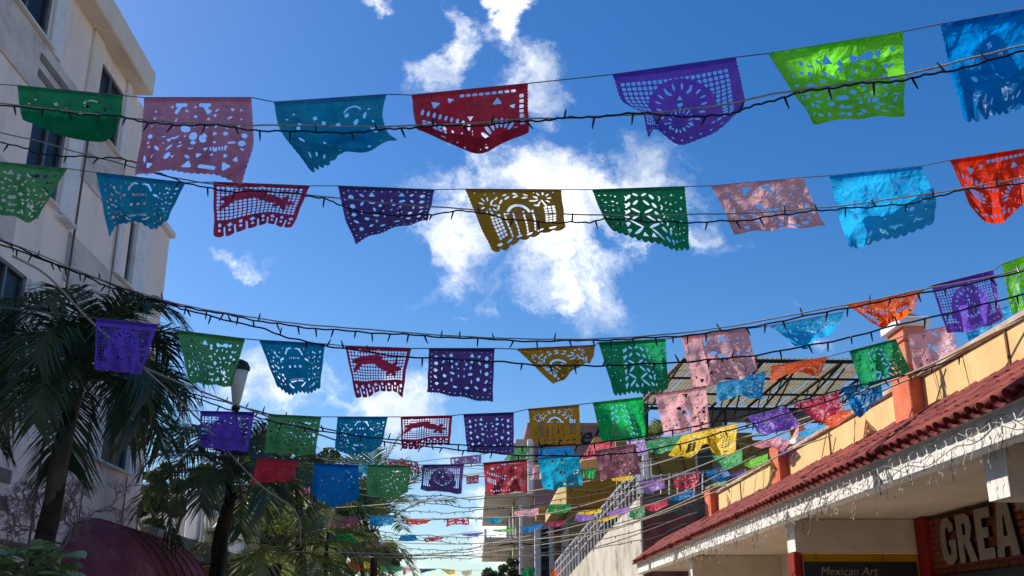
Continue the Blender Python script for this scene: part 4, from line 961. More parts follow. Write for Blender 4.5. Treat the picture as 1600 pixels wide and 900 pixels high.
def pattern(name, f):
    rg = random.Random(hash_name(name)); W, H = W0, H0
    if name == 'grid_bloom':
        st = .0265
        for i in range(20):
            for j in range(14):
                x = .035 + st * i; y = .07 + st * j
                if x > W - .03 or y > H - .075: continue
                f.rec(x, y, .0095, .0095)
        f.esolid(W / 2, .23, .17, .165)
        f.esolid(W / 2, .30, .20, .10)
        for k in range(16): a = 2 * math.pi * k / 16; f.ell(W / 2 + .062 * math.cos(a), .285 + .062 * math.sin(a), .016, .0045, a)
        for k in range(18):
            a = 2 * math.pi * k / 18; f.ell(W / 2 + .12 * math.cos(a), .22 + .12 * math.sin(a), .017, .006, a)
        f.tri(W / 2, .16, .017, math.pi); f.rec(W / 2, .195, .014, .008); f.ell(W / 2 - .05, .13, .018, .007, .5); f.ell(W / 2 + .05, .13, .018, .007, -.5)
        for i in range(11): f.tri(.05 + i * .05, H - .045, .011, 0)
    elif name == 'sparse_stars':
        for (x, y, q) in ((.10, .10, 0), (.13, .17, 1), (.06, .14, 0), (.22, .12, 1), (.27, .15, 1), (.24, .25, 0), (.40, .12, 1), (.45, .17, 2), (.35, .17, 1), (.52, .10, 0), (.54, .19, 0), (.12, .27, 2), (.46, .27, 2), (.30, .30, 0), (.16, .36, 3), (.20, .38, 3), (.10, .37, 3), (.36, .37, 3), (.48, .36, 3), (.54, .30, 0)):
            (f.star(x, y, .016, 4, x * 9) if q == 1 else f.ell(x, y, .018, .012, x * 5) if q == 2 else f.ell(x, y, .006, .022, .5) if q == 3 else f.ell(x, y, .008, .006, x))
        f.arc(.43, .12, .05, .010, -2.8, -.5); f.ell(.50, .14, .009, .022, .2); f.ell(.53, .22, .022, .009, .7); f.ell(.12, .20, .011, .018, .3)
    elif name == 'figures':
        rand_holes(f, rg, .03, W - .03, .06, H - .04, 11, 7, 'eeetscf', .0125, .36)
        f.add = 0
        for x in (.36, .42, .48): f.star(x, .08, .017, 6, .2, .45)
        f.tri(.24, .08, .03, math.pi)
    elif name == 'vase':
        rand_holes(f, rg, .03, .17, .06, H - .05, 4, 7, 'ssed', .009); rand_holes(f, rg, W - .17, W - .03, .06, H - .05, 4, 7, 'ssde', .009)
        f.arc(W / 2, .13, .085, .013, -2.9, -1.9); f.arc(W / 2, .13, .085, .013, -1.2, -.2)
        for i in range(8): f.rec(W / 2 - .05 + i * .014, .14, .0032, .011)
        f.ell(W / 2 - .125, .15, .024, .009, -.5); f.ell(W / 2 + .125, .15, .024, .009, .5)
        for i in range(3): f.star(W / 2 - .055 + i * .055, .215, .015, 4, .6)
        for i in range(12): f.rec(W / 2 - .085 + i * .0155, H - .135, .004, .004)
        f.rec(W / 2 - .04, H - .115, .036, .006); f.rec(W / 2 + .045, H - .115, .034, .006); f.arc(W / 2, H - .17, .12, .012, .55, 1.15); f.arc(W / 2, H - .17, .12, .012, 1.95, 2.55)
        for i in range(6): f.star(.2 + i * .04, .055, .007, 4, 0)
    elif name == 'bird':
        st = .029
        for i in range(20):
            for j in range(11):
                x = .033 + st * i; y = .045 + st * j
                if x > W - .03 or y > H - .15: continue
                f.rec(x, y, .0105, .0105)
        # long bird body, beak and star left solid
        f.esolid(.20, .115, .155, .035, -.18); f.esolid(.36, .155, .10, .042, .35); f.esolid(.10, .17, .09, .018, -.75)
        th = np.arctan2(f.y - .20, f.x - .46); rr = np.hypot(f.x - .46, f.y - .20); f.solid(rr - .085 * (1 - .6 * (.5 - .5 * np.cos(5 * th))))
        f.arc(.22, .15, .15, .008, -2.6, -.9)
        n = 8
        for i in range(n):
            x = .045 + i * (W - .09) / (n - 1)
            if i % 2: f.star(x, H - .095, .020, 4, .3); f.star(x, H - .05, .014, 4, 0)
            else: f.ell(x, H - .10, .011, .017); f.ell(x, H - .055, .010, .013)
        for i in range(n - 1): f.rec(.045 + (i + .5) * (W - .09) / (n - 1), H - .03, .006, .055)
    elif name == 'floral':
        for sg in (0, 1):
            for (x, y, k, s_, a) in ((.07, .085, 'f', .020, 0), (.07, .15, 'f', .020, .4), (.07, .22, 'f', .020, .2), (.07, .29, 'e', .016, .9), (.08, .36, 'f', .018, 0), (.14, .07, 'e', .013, .6), (.135, .13, 'e', .014, 2.2),
                                     (.14, .20, 'c', .017, .4), (.15, .27, 'f', .019, .1), (.16, .345, 'e', .016, 2.6), (.205, .065, 'r', .02, 0), (.20, .12, 'e', .018, .2), (.215, .175, 'e', .014, 1.2), (.22, .235, 'e', .018, .3),
                                     (.225, .30, 'c', .017, 1.0), (.245, .365, 'e', .017, .2), (.27, .11, 'e', .010, 1.3), (.272, .19, 'e', .009, .6), (.275, .26, 'e', .011, 1.5), (.255, .145, 'd', .012, 0)):
                X = x if not sg else W - x; A = a if not sg else math.pi - a
                if k == 'f': f.star(X, y, s_, 8, A, .3)
                elif k == 'e': f.ell(X, y, s_ * 1.25, s_ * .6, A)
                elif k == 'c': f.arc(X, y, s_, s_ * .6, -1.0 if sg else 2.1, 1.0 if sg else 4.2)
                elif k == 'd': f.ell(X, y, s_, s_)
                else: f.tri(X, y, s_ * 1.2, math.pi)
            for j in range(8): f.tri((.028 if not sg else W - .028), .055 + j * .048, .010, math.pi / 2 if sg else -math.pi / 2)
        for i in range(11): f.tri(.05 + i * .05, H - .035, .010, 0)
        for i in range(10): f.tri(.06 + i * .053, .035, .009, math.pi)
    elif name == 'arches':
        for (cx, cy) in ((.11, .12), (.47, .085)):
            for k in range(9): a = 2 * math.pi * k / 9; f.ell(cx + .045 * math.cos(a), cy + .045 * math.sin(a), .018, .0052, a)
        for k in range(7): a = -2.9 + k * .45; f.ell(W / 2 + .13 * math.cos(a), .16 + .10 * math.sin(a), .022, .0065, a * .5 + .4)
        for k in range(9): a = -3.0 + k * .36; f.ell(W / 2 + .19 * math.cos(a), .17 + .13 * math.sin(a), .018, .005, a + 1.57)
        f.arc(W / 2, .20, .075, .018, -3.0, -.15)
        for x in (.205, .265, .335, .395):
            for j in range(7): f.rec(x, .185 + j * .032, .0062, .013)
        for i in range(3):
            for j in range(7):
                f.rec(.11 + i * .026, .205 + j * .0265 - i * .006, .010, .0095); f.rec(W - .065 - i * .027, .17 + j * .0265, .010, .0095)
        for i in range(6): f.ell(.09 + i * .085, H - .055, .026, .010, -.15)
        for i in range(9): f.ell(.05 + i * .062, .03 + .012 * (i % 2), .005, .005)
    elif name == 'tree':
        for j in range(6):
            y = .055 + j * .062; L_ = .018 + .006 * j
            for sg in (-1, 1):
                f.ell(W / 2 + sg * (.028 + .008 * j), y, L_ * 1.1, .0085, sg * (.75 if j % 2 else -.5)); f.ell(W / 2 + sg * (.075 + .012 * j), y + .018, .022, .010, sg * .9)
                f.arc(W / 2 + sg * (.11 + .01 * j), y + .03, .018, .009, -1.2, 1.2)
        for sg in (-1, 1): f.tri(W / 2 + sg * .03, H - .075, .024, math.pi if sg < 0 else math.pi)
        rand_holes(f, rg, .025, .15, .05, H - .05, 4, 8, 'ddse', .0065); rand_holes(f, rg, W - .15, W - .025, .05, H - .05, 4, 8, 'ddse', .0065)
    elif name == 'birds_leaves':
        rand_holes(f, rg, .03, W - .03, .05, .20, 9, 3, 'stde', .0095); rand_holes(f, rg, .03, W - .03, .20, H - .08, 9, 4, 'eectfd', .012)
        f.rec(.215, .05, .032, .011); f.rec(.345, .05, .032, .011); f.rec(.20, .075, .010, .03, .5); f.rec(.355, .075, .010, .03, -.5)
        f.ell(.25, .19, .028, .02, .3); f.ell(.30, .235, .022, .026); f.ell(.35, .25, .026, .016, 1.2)
        for i in range(6): f.ell(.40 + i * .014, .315, .004, .015, -.3)
        for (x, y) in ((.10, H - .055), (.33, H - .05), (.50, H - .06)): f.tri(x, y, .028, rg.uniform(-1, 1))
        f.rec(.42, H - .045, .04, .010, .15)
    elif name == 'fans':
        for i in range(9): f.rec(.26 + i * .033, .045, .012, .010)
        for j in range(8): f.rec(W - .035, .085 + j * .036, .011, .012)
        for (x, y, r_, a) in ((.12, .09, .03, .3), (.44, .11, .03, math.pi), (.20, .07, .022, 2.4), (.30, .20, .02, 0), (.52, .15, .02, -.3)): f.tri(x, y, r_, a)
        for i in range(9): f.ell(.05 + i * .030, .14 + .013 * i, .008, .024 - .001 * i, .25)
        for i in range(5):
            for j in range(3): f.rec(.05 + i * .026, .22 + .026 * j + .01 * i, .010, .0095)
        for k in range(13): a = math.pi + k * .30; f.ell(.44 + .085 * math.cos(a), .33 + .085 * math.sin(a), .024, .0075, a)
        for i in range(8): f.ell(.08 + i * .04, H - .06 + .01 * (i % 2), .014, .009, .3 * i)
        rand_holes(f, rg, .10, .34, .24, H - .09, 6, 3, 'edc', .009)
    # outer edge: scalloped
    sc = {'sparse_stars': (.026, 11), 'tree': (.030, 13), 'vase': (.024, 12), 'arches': (.026, 7), 'bird': (.012, 8)}.get(name, (.010, 22))
    yb = H - sc[0] + sc[0] * np.abs(np.sin(f.x / W * math.pi * sc[1])) ** .8
    s1 = .005 * np.abs(np.sin(f.y / H * math.pi * 20)); outer = np.minimum(np.minimum(f.x - .005 + s1, W - .005 + s1 - f.x), np.minimum(f.y + .002, yb - f.y))
    return np.minimum(outer, f.h)
def hash_name(s): return sum((i + 1) * ord(ch) for i, ch in enumerate(s))
TPL = {}
def template(name, nx):
    key = (name, nx)
    if key in TPL: return TPL[key]
    ny = int(round(nx * H0 / W0)); us = np.linspace(-.004, 1.004, nx + 1); vs_ = np.linspace(0, 1.004, ny + 1); U, Vv = np.meshgrid(us, vs_, indexing='ij')
    f = Fld(U, Vv); S = pattern(name, f); ins = S > 0; vid = {}; V = []; F = []
    def corner(i, j):
        k = (i, j, -1)
        if k not in vid: vid[k] = len(V); V.append((us[i], vs_[j]))
        return vid[k]
    def edge(i, j, i2, j2):
        if (i2, j2) < (i, j): i, j, i2, j2 = i2, j2, i, j
        k = (i, j, i2 * 2 + j2 + 100000)
        if k not in vid:
            t = S[i, j] / (S[i, j] - S[i2, j2]); t = min(.97, max(.03, t)); vid[k] = len(V); V.append((us[i] + (us[i2] - us[i]) * t, vs_[j] + (vs_[j2] - vs_[j]) * t))
        return vid[k]
    for i in range(nx):
        for j in range(ny):
            cs = [(i, j), (i + 1, j), (i + 1, j + 1), (i, j + 1)]; b = [ins[c] for c in cs]
            if not any(b): continue
            poly = []
            for q in range(4):
                c, d = cs[q], cs[(q + 1) % 4]
                if b[q]: poly.append(corner(*c))
                if b[q] != b[(q + 1) % 4]: poly.append(edge(*c, *d))
            if len(poly) >= 3: F.append(tuple(poly))
    TPL[key] = (np.array(V), F); return TPL[key]

COL = {'purple': lin((116, 80, 196)), 'darkpurple': lin((98, 72, 136)), 'green': lin((20, 146, 84)), 'limegreen': lin((130, 236, 62)), 'leafgreen': lin((100, 180, 108)), 'pink': lin((216, 140, 160)), 'palepink': lin((250, 188, 188)),
       'teal': lin((0, 150, 182)), 'red': lin((206, 44, 60)), 'crimson': lin((196, 50, 88)), 'blue': lin((0, 136, 214)), 'cyan': lin((20, 160, 214)), 'deepblue': lin((0, 122, 186)), 'mustard': lin((190, 140, 28)), 'orange': lin((246, 104, 30)),
       'scarlet': lin((240, 62, 30)), 'yellow': lin((250, 212, 20)), 'lilac': lin((168, 128, 216)), 'mauve': lin((160, 100, 116)), 'emerald': lin((0, 168, 76)), 'slate': lin((70, 110, 150)), 'cream': lin((240, 220, 180)), 'rose': lin((226, 46, 84)), 'maroon': lin((140, 44, 56)), 'indigo': lin((80, 50, 160))}
NICE = {'deepblue': 'deep blue', 'darkpurple': 'dark purple', 'limegreen': 'lime green', 'leafgreen': 'mid green', 'palepink': 'pale pink', 'crimson': 'crimson'}
TRANS = {'yellow': .5, 'palepink': .5}
for _k in ('red', 'crimson', 'maroon', 'mustard', 'teal', 'green', 'pink', 'purple', 'darkpurple', 'mauve', 'cyan', 'deepblue', 'emerald'):
    COL[_k] = tuple(min(.9, c_ * 1.22 + .012) for c_ in COL[_k])
FM = {k: film('film_' + k, v, TRANS.get(k, .66)) for k, v in COL.items()}
PNAME = {'sparse_stars': 'few stars', 'grid_bloom': 'lattice and flower', 'figures': 'leafy slits', 'vase': 'scattered stars', 'bird': 'bird and lattice', 'floral': 'mirrored flowers',
         'arches': 'arches', 'tree': 'leafy tree', 'birds_leaves': 'fish and leaves', 'fans': 'fan burst'}

def row_interp(P, u):
    """P: (k,2) points at equal spacing, u array -> (n,2), smooth"""
    P = np.asarray(P, float); k = len(P)
    if k == 2: return P[0] + (P[1] - P[0]) * u[:, None]
    D = crom(P, 8); s = np.linspace(0, 1, len(D)); return np.stack([np.interp(u, s, D[:, 0]), np.interp(u, s, D[:, 1])], 1)
FLAGN = 0
def make_flag(color, pat, TL, TR, bottom, tf, label, group, mid=None, nx=60, hem=True, wave=.02, sgn=-1, rg=random):
    """cloth sheet hung from its top edge; lower rows follow the wind"""
    tv, F = template(pat, nx); u = np.clip(tv[:, 0], -.01, 1.01); v = tv[:, 1]
    rows = [(0.0, [TL, TR])] + ([(m_[0], m_[1]) for m_ in mid] if mid else []) + [(1.0, bottom)]
    R_ = [(vv, row_interp(P, np.clip(u, 0, 1))) for vv, P in rows]
    crumple = [(rg.uniform(-9, 9), rg.uniform(-7, 7), rg.uniform(0, 6), rg.uniform(.004, .010) * min(1, nx / 60)) for _ in range(4)]
    ph = rg.uniform(0, 6.28); k1 = rg.uniform(.8, 1.8)
    def place(u, v, push=0.0):
        R2 = [(vv, row_interp(P, np.clip(u, 0, 1))) for vv, P in rows]
        px = np.zeros(len(u)); py = np.zeros(len(u))
        if len(R2) == 2:
            a, b = R2[0][1], R2[1][1]; q = a + (b - a) * v[:, None]
        else:
            xs = [r[0] for r in R2]; st = np.stack([r[1] for r in R2])            # (rows,n,2)
            q = np.zeros((len(u), 2))
            for i in range(len(xs) - 1):
                m_ = (v >= (xs[i] - 1e-9 if i else -9)) & (v <= xs[i + 1] + (9 if i == len(xs) - 2 else 1e-9))
                w = ((v - xs[i]) / (xs[i + 1] - xs[i]))[:, None]; p1, p2 = st[i], st[i + 1]
                m1 = (p2 - p1) if i == 0 else (st[i + 1] - st[i - 1]) / (xs[i + 1] - xs[i - 1]) * (xs[i + 1] - xs[i])
                m2 = (p2 - p1) if i == len(xs) - 2 else (st[i + 2] - st[i]) / (xs[i + 2] - xs[i]) * (xs[i + 1] - xs[i])
                m1 = m1 * .8; m2 = m2 * .8
                h = (2 * w ** 3 - 3 * w ** 2 + 1) * p1 + (w ** 3 - 2 * w ** 2 + w) * m1 + (-2 * w ** 3 + 3 * w ** 2) * p2 + (w ** 3 - w ** 2) * m2
                q = np.where(m_[:, None], h, q)
        # fine flutter in the cut edge
        wpx = np.hypot(TR[0] - TL[0], TR[1] - TL[1])
        q[:, 1] += v * v * wpx * .010 * np.sin(u * 17 + ph) ; q[:, 0] += v * wpx * .006 * np.sin(v * 13 + ph * 2 + u * 5)
        t0 = tf(TL[0]) + (tf(TR[0]) - tf(TL[0])) * u
        top = row_interp([TL, TR], np.clip(u, 0, 1)); seen = np.hypot(*(q - top).T) * t0 / FPX; full = v * H0
        off = sgn * np.sqrt(np.maximum(0, full ** 2 - np.minimum(seen, full) ** 2)) * .9
        off = off + v * wave * np.sin(u * 6.28 * k1 + ph + v * 2.5) + v * wave * .6 * np.sin(u * 6.28 * k1 * 2.3 + ph * 3 - v * 4) + push
        cr = np.zeros(len(u))
        for (fu, fv, pa, am) in crumple: cr += am * (1 - 2 * np.abs(np.sin(u * fu + v * fv + pa)))
        t = t0 + off + cr * np.clip(v * 3, 0, 1)
        d = FW[None] + RT[None] * ((q[:, 0] - 800) / FPX)[:, None] + UP[None] * ((450 - q[:, 1]) / FPX)[:, None]
        return EYE[None] + d * t[:, None]
    P = place(u, v)
    c = atT((TL[0] + TR[0]) / 2, (TL[1] + TR[1]) / 2, tf((TL[0] + TR[0]) / 2))
    o = obj('paper_flag', P, F, FM[color], smooth=True, loc=tuple(c)); tag(o, label, 'flag', group)
    if hem:
        n = 14; uu = np.linspace(0, 1, n + 1); V = []; Fh = []
        A = place(uu, np.full(n + 1, -.004), -.006); B = place(uu, np.full(n + 1, .055), -.007)
        V = list(A) + list(B); Fh = [(i, i + 1, n + 2 + i, n + 1 + i) for i in range(n)]
        obj('hem', V, Fh, FM[color], o, smooth=True)
    return o

def Tlin(*pts):
    xs = [p[0] for p in pts]; ys = [p[1] for p in pts]
    def f(x):
        if x < xs[0]: return ys[0] + (ys[1] - ys[0]) / (xs[1] - xs[0]) * (x - xs[0])
        if x > xs[-1]: return ys[-1] + (ys[-1] - ys[-2]) / (xs[-1] - xs[-2]) * (x - xs[-1])
        return float(np.interp(x, xs, ys))
    return f
ORD = ['first', 'second', 'third', 'fourth', 'fifth', 'sixth', 'seventh', 'eighth', 'ninth', 'tenth', 'eleventh', 'twelfth', 'thirteenth']
# rows: (name, depth function, cells, [(colour, pattern, TL, TR, bottom, {mid, state, sgn})])
ROWS = [
 ('nearest', Tlin((100, 5.95), (1570, 4.35)), 104, [
  ('green', 'sparse_stars', (27, 134), (192, 150), [(32, 172), (80, 178), (130, 181), (165, 180), (190, 177)], {'mid': [(.3, [(29, 160), (110, 168), (191, 172)]), (.66, [(35, 187), (80, 206), (138, 221), (172, 216), (189, 184)])], 'st': 'folded in half'}),
  ('pink', 'birds_leaves', (225, 153), (393, 153), [(209, 276), (235, 270), (275, 268), (330, 274), (378, 288)], {'mid': [(.6, [(219, 225), (300, 222), (396, 225)])], 'st': 'before the roof corner'}),
  ('teal', 'sparse_stars', (428, 160), (604, 148), [(489, 270), (508, 262), (536, 240), (585, 226), (622, 220)], {'mid': [(.38, [(433, 192), (515, 198), (598, 182)]), (.60, [(445, 214), (480, 222), (530, 233), (575, 234), (606, 205)])], 'st': 'with its lower edge curled'}),
  ('red', 'fans', (643, 149), (825, 131), [(655, 196), (700, 206), (745, 214), (786, 206), (824, 192)], {'mid': [(.45, [(647, 188), (735, 186), (826, 174)]), (.78, [(652, 203), (700, 222), (742, 240), (784, 225), (827, 206)])], 'st': 'billowing to a point'}),
  ('purple', 'grid_bloom', (957, 117), (1150, 90), [(1012, 214), (1024, 204), (1066, 226), (1112, 210), (1164, 168)], {'mid': [(.38, [(972, 158), (1062, 158), (1160, 132)]), (.66, [(1004, 178), (1062, 196), (1164, 156)])], 'st': 'bellied by the wind'}),
  ('limegreen', 'figures', (1200, 84), (1411, 50), [(1262, 178), (1278, 194), (1330, 186), (1372, 184), (1413, 181)], {'mid': [(.45, [(1232, 136), (1320, 134), (1414, 122)])], 'st': 'half in sunlight'}),
  ('blue', 'sparse_stars', (1469, 38), (1668, 3), [(1508, 192), (1545, 186), (1572, 176), (1620, 166), (1680, 150)], {'mid': [(.5, [(1484, 112), (1575, 108), (1676, 80)])], 'st': 'cut off by the picture edge'})]),
 ('second', Tlin((0, 6.6), (1600, 6.2)), 96, [
  ('leafgreen', 'figures', (-38, 250), (105, 264), [(-40, 325), (-12, 333), (18, 338), (42, 347), (58, 343)], {'st': 'tapering against the white wall'}),
  ('teal', 'vase', (150, 270), (290, 286), [(170, 371), (186, 352), (212, 348), (240, 358), (262, 345)], {'mid': [(.6, [(162, 330), (215, 328), (272, 322)])], 'st': 'with hanging tongue'}),
  ('crimson', 'bird', (333, 285), (484, 291), [(334, 371), (366, 366), (402, 352), (430, 352), (457, 357)], {'st': 'with torn lower tabs'}),
  ('darkpurple', 'floral', (528, 291), (679, 297), [(556, 381), (584, 368), (612, 358), (642, 350), (668, 345)], {'mid': [(.5, [(538, 338), (606, 334), (674, 322)])], 'st': 'lifted at its right corner'}),
  ('mustard', 'arches', (727, 296), (877, 297), [(770, 397), (796, 388), (822, 374), (850, 366), (884, 356)], {'mid': [(.5, [(747, 346), (812, 340), (881, 328)])], 'st': 'against the white cloud'}),
  ('green', 'tree', (925, 297), (1070, 292), [(954, 358), (985, 372), (1020, 380), (1052, 390), (1078, 393)], {'mid': [(.5, [(938, 330), (1005, 338), (1075, 343)])], 'st': 'hanging in shade'}),
  ('palepink', 'birds_leaves', (1110, 291), (1255, 278), [(1146, 366), (1182, 362), (1218, 358), (1252, 356), (1290, 354)], {'mid': [(.5, [(1132, 330), (1200, 328), (1272, 318)])], 'st': 'sheared sideways'}),
  ('cyan', 'sparse_stars', (1296, 275), (1440, 260), [(1326, 390), (1350, 386), (1388, 374), (1424, 366), (1460, 346)], {'mid': [(.5, [(1308, 330), (1380, 328), (1462, 310)])], 'st': 'crumpled and puffed'}),
  ('scarlet', 'fans', (1484, 251), (1618, 230), [(1516, 322), (1544, 350), (1568, 346), (1592, 326), (1624, 290)], {'st': 'drooping at the picture edge'})]),
 ('third', Tlin((150, 9.5), (700, 9.3), (1100, 9.2), (1600, 8.2)), 76, [
  ('purple', 'grid_bloom', (150, 498), (246, 508), [(147, 577), (168, 580), (190, 582), (208, 585), (221, 586)], {'st': 'before the tall palm'}),
  ('leafgreen', 'figures', (277, 517), (383, 530), [(296, 600), (314, 600), (332, 602), (348, 604), (362, 606)], {'st': 'beside the street lamp'}),
  ('teal', 'vase', (405, 532), (508, 538), [(432, 602), (450, 617), (467, 615), (484, 614), (500, 608)], {'st': 'over the small cloud'}),
  ('crimson', 'bird', (539, 541), (643, 545), [(556, 623), (574, 620), (594, 612), (614, 612), (630, 621)], {'mid': [(.55, [(548, 584), (590, 586), (634, 584)])], 'st': 'with ragged tabs'}),
  ('darkpurple', 'floral', (670, 545), (773, 545), [(667, 612), (694, 617), (720, 621), (746, 626), (770, 629)], {'st': 'hanging straight against blue sky'}),
  ('mustard', 'arches', (807, 546), (930, 540), [(868, 598), (872, 580), (886, 566), (904, 560), (921, 569)], {'mid': [(.4, [(833, 570), (872, 570), (928, 556)]), (.75, [(862, 598), (880, 594), (894, 580), (908, 572), (924, 562)])], 'st': 'folded into a triangle'}),
  ('green', 'tree', (935, 536), (1040, 530), [(960, 619), (982, 616), (1003, 615), (1024, 614), (1045, 608)], {'st': 'in front of the canopy'}),
  ('palepink', 'birds_leaves', (1065, 527), (1168, 514), [(1082, 606), (1108, 603), (1134, 592), (1160, 592), (1184, 578)], {'st': 'crumpled and sunlit'}),
  ('cyan', 'sparse_stars', (1200, 510), (1318, 488), [(1244, 542), (1258, 538), (1274, 524), (1292, 510), (1308, 506)], {'mid': [(.4, [(1216, 518), (1262, 514), (1316, 496)]), (.8, [(1238, 537), (1258, 545), (1276, 530), (1296, 522), (1313, 502)])], 'st': 'folded up like a boat'}),
  ('orange', 'fans', (1322, 478), (1441, 455), [(1372, 508), (1382, 498), (1394, 492), (1410, 486), (1424, 482)], {'mid': [(.4, [(1338, 486), (1384, 482), (1436, 464)]), (.8, [(1362, 504), (1379, 512), (1394, 504), (1412, 496), (1428, 484)])], 'st': 'folded beside the chimney'}),
  ('purple', 'grid_bloom', (1455, 447), (1552, 423), [(1480, 520), (1504, 520), (1528, 514), (1549, 508), (1568, 500)], {'st': 'right of the chimney'}),
  ('limegreen', 'figures', (1566, 413), (1652, 384), [(1580, 490), (1600, 486), (1620, 480), (1642, 474), (1664, 462)], {'st': 'cut off by the picture edge'})]),
 ('fourth', Tlin((313, 11.4), (700, 11.8), (1100, 11.6), (1500, 11.0)), 60, [
  ('purple', 'grid_bloom', (313, 643), (398, 645), [(311, 698), (331, 701), (350, 704), (368, 705), (387, 706)], {'st': 'over the dark palm'}),
  ('leafgreen', 'figures', (419, 648), (502, 652), [(413, 708), (433, 709), (453, 710), (473, 711), (492, 711)], {'st': 'before the trees'}),
  ('teal', 'vase', (527, 652), (606, 652), [(523, 702), (542, 709), (560, 710), (578, 708), (597, 696)], {'st': 'left of the crimson one'}),
  ('crimson', 'bird', (626, 652), (707, 650), [(627, 700), (646, 703), (664, 698), (684, 695), (703, 697)], {'st': 'over a white cloud'}),
  ('darkpurple', 'floral', (724, 648), (803, 645), [(730, 706), (748, 708), (766, 709), (785, 710), (803, 710)], {'st': 'beside the hotel roof'}),
  ('mustard', 'arches', (825, 640), (905, 633), [(832, 692), (850, 694), (870, 695), (890, 695), (908, 694)], {'st': 'covering the hotel lettering'}),
  ('emerald', 'tree', (926, 630), (1005, 621), [(940, 690), (958, 690), (976, 689), (994, 688), (1011, 684)], {'st': 'right of the hotel'}),
  ('palepink', 'birds_leaves', (1023, 617), (1103, 605), [(1038, 680), (1056, 678), (1074, 675), (1092, 671), (1110, 668)], {'st': 'in front of the canopy post'}),
  ('cyan', 'figures', (1120, 600), (1197, 581), [(1119, 630), (1137, 624), (1155, 618), (1173, 622), (1190, 624)], {'st': 'lifted below the canopy'}),
  ('orange', 'fans', (1205, 573), (1293, 558), [(1203, 597), (1224, 588), (1243, 582), (1262, 585), (1280, 589)], {'st': 'arched below the canopy roof'}),
  ('green', 'tree', (1327, 549), (1400, 530), [(1345, 604), (1368, 606), (1388, 599), (1406, 591), (1424, 582)], {'st': 'left of the chimney'}),
  ('palepink', 'birds_leaves', (1418, 523), (1488, 509), [(1428, 579), (1446, 576), (1464, 570), (1480, 563), (1497, 552)], {'st': 'beside the chimney shaft'}),
  ('cyan', 'figures', (1506, 510), (1580, 476), [(1516, 541), (1534, 546), (1550, 532), (1568, 516), (1583, 500)], {'st': 'behind the purple flag'})]),
 ('fifth', Tlin((400, 14.2), (960, 14.2), (1110, 11.8), (1340, 11.2)), 46, [
  ('red', 'floral', (403, 716), (467, 722), [(392, 756), (408, 755), (424, 753), (440, 753), (455, 753)], {'st': 'against dark foliage'}),
  ('deepblue', 'sparse_stars', (490, 724), (560, 728), [(487, 771), (505, 786), (522, 793), (545, 787), (562, 776)], {'st': 'above the far street lamp'}),
  ('leafgreen', 'figures', (574, 727), (642, 729), [(572, 772), (588, 776), (605, 778), (620, 776), (637, 770)], {'st': 'over white cloud'}),
  ('darkpurple', 'grid_bloom', (661, 727), (725, 726), [(657, 765), (674, 768), (690, 768), (706, 771), (721, 772)], {'st': 'over white cloud'}),
  ('maroon', 'fans', (755, 724), (824, 718), [(759, 772), (775, 773), (790, 772), (807, 768), (824, 769)], {'st': 'left of the hotel balconies'}),
  ('teal', 'birds_leaves', (840, 716), (905, 710), [(849, 765), (864, 765), (880, 762), (896, 760), (911, 758)], {'st': 'before the hotel wall'}),
  ('mauve', 'birds_leaves', (929, 705), (993, 694), [(939, 752), (955, 748), (971, 745), (986, 743), (1002, 742)], {'st': 'before the yellow gable'}),
  ('yellow', 'arches', (1066, 680), (1152, 662), [(1043, 713), (1080, 714), (1102, 694), (1120, 712), (1149, 708)], {'st': 'draped in two bright lobes'}),
  ('purple', 'floral', (1168, 652), (1230, 636), [(1184, 676), (1200, 679), (1218, 674), (1234, 672), (1250, 664)], {'st': 'below the canopy beam'}),
  ('crimson', 'fans', (1240, 632), (1310, 613), [(1260, 645), (1275, 658), (1290, 656), (1304, 648), (1319, 640)], {'st': 'before the yellow parapet'}),
  ('blue', 'vase', (1316, 606), (1376, 594), [(1334, 645), (1344, 653), (1354, 645), (1364, 634), (1380, 620)], {'st': 'pointed, before the yellow parapet'})]),
 ('sixth', Tlin((555, 17), (900, 16.7), (1040, 15), (1330, 13)), 30, [
  ('teal', 'vase', (545, 724), (584, 722), [(551, 745), (562, 746), (575, 744), (588, 742)], {}),
  ('maroon', 'bird', (600, 717), (653, 722), [(605, 735), (622, 732), (640, 735), (657, 741)], {}),
  ('darkpurple', 'grid_bloom', (703, 716), (752, 711), [(704, 727), (720, 726), (736, 725), (752, 723)], {}),
  ('leafgreen', 'figures', (802, 700), (828, 699), [(787, 719), (800, 719), (815, 719), (826, 720)], {}),
  ('blue', 'vase', (841, 702), (897, 698), [(841, 716), (860, 712), (880, 711), (896, 711)], {}),
  ('rose', 'fans', (922, 694), (959, 691), [(909, 717), (926, 716), (942, 706), (958, 701)], {}),
  ('lilac', 'floral', (978, 690), (1007, 686), [(988, 710), (997, 713), (1005, 712), (1013, 709)], {}),
  ('green', 'tree', (1008, 690), (1072, 681), [(1012, 706), (1030, 709), (1048, 704), (1068, 697)], {}),
  ('pink', 'birds_leaves', (1177, 697), (1212, 682), [(1190, 701), (1205, 698), (1222, 706), (1236, 690)], {}),
  ('orange', 'fans', (1270, 652), (1330, 640), [(1285, 661), (1300, 668), (1315, 660), (1328, 648)], {})]),
 ('seventh', Tlin((453, 19.5), (900, 19.5), (1113, 18), (1300, 15)), 26, [
  ('pink', 'birds_leaves', (453, 766), (487, 760), [(458, 779), (468, 773), (478, 775), (487, 780)], {}),
  ('maroon', 'fans', (728, 746), (749, 742), [(729, 757), (738, 756), (748, 755)], {}),
  ('palepink', 'figures', (832, 728), (846, 725), [(828, 750), (836, 750), (846, 749)], {}),
  ('emerald', 'tree', (911, 732), (933, 732), [(911, 747), (920, 748), (929, 748)], {}),
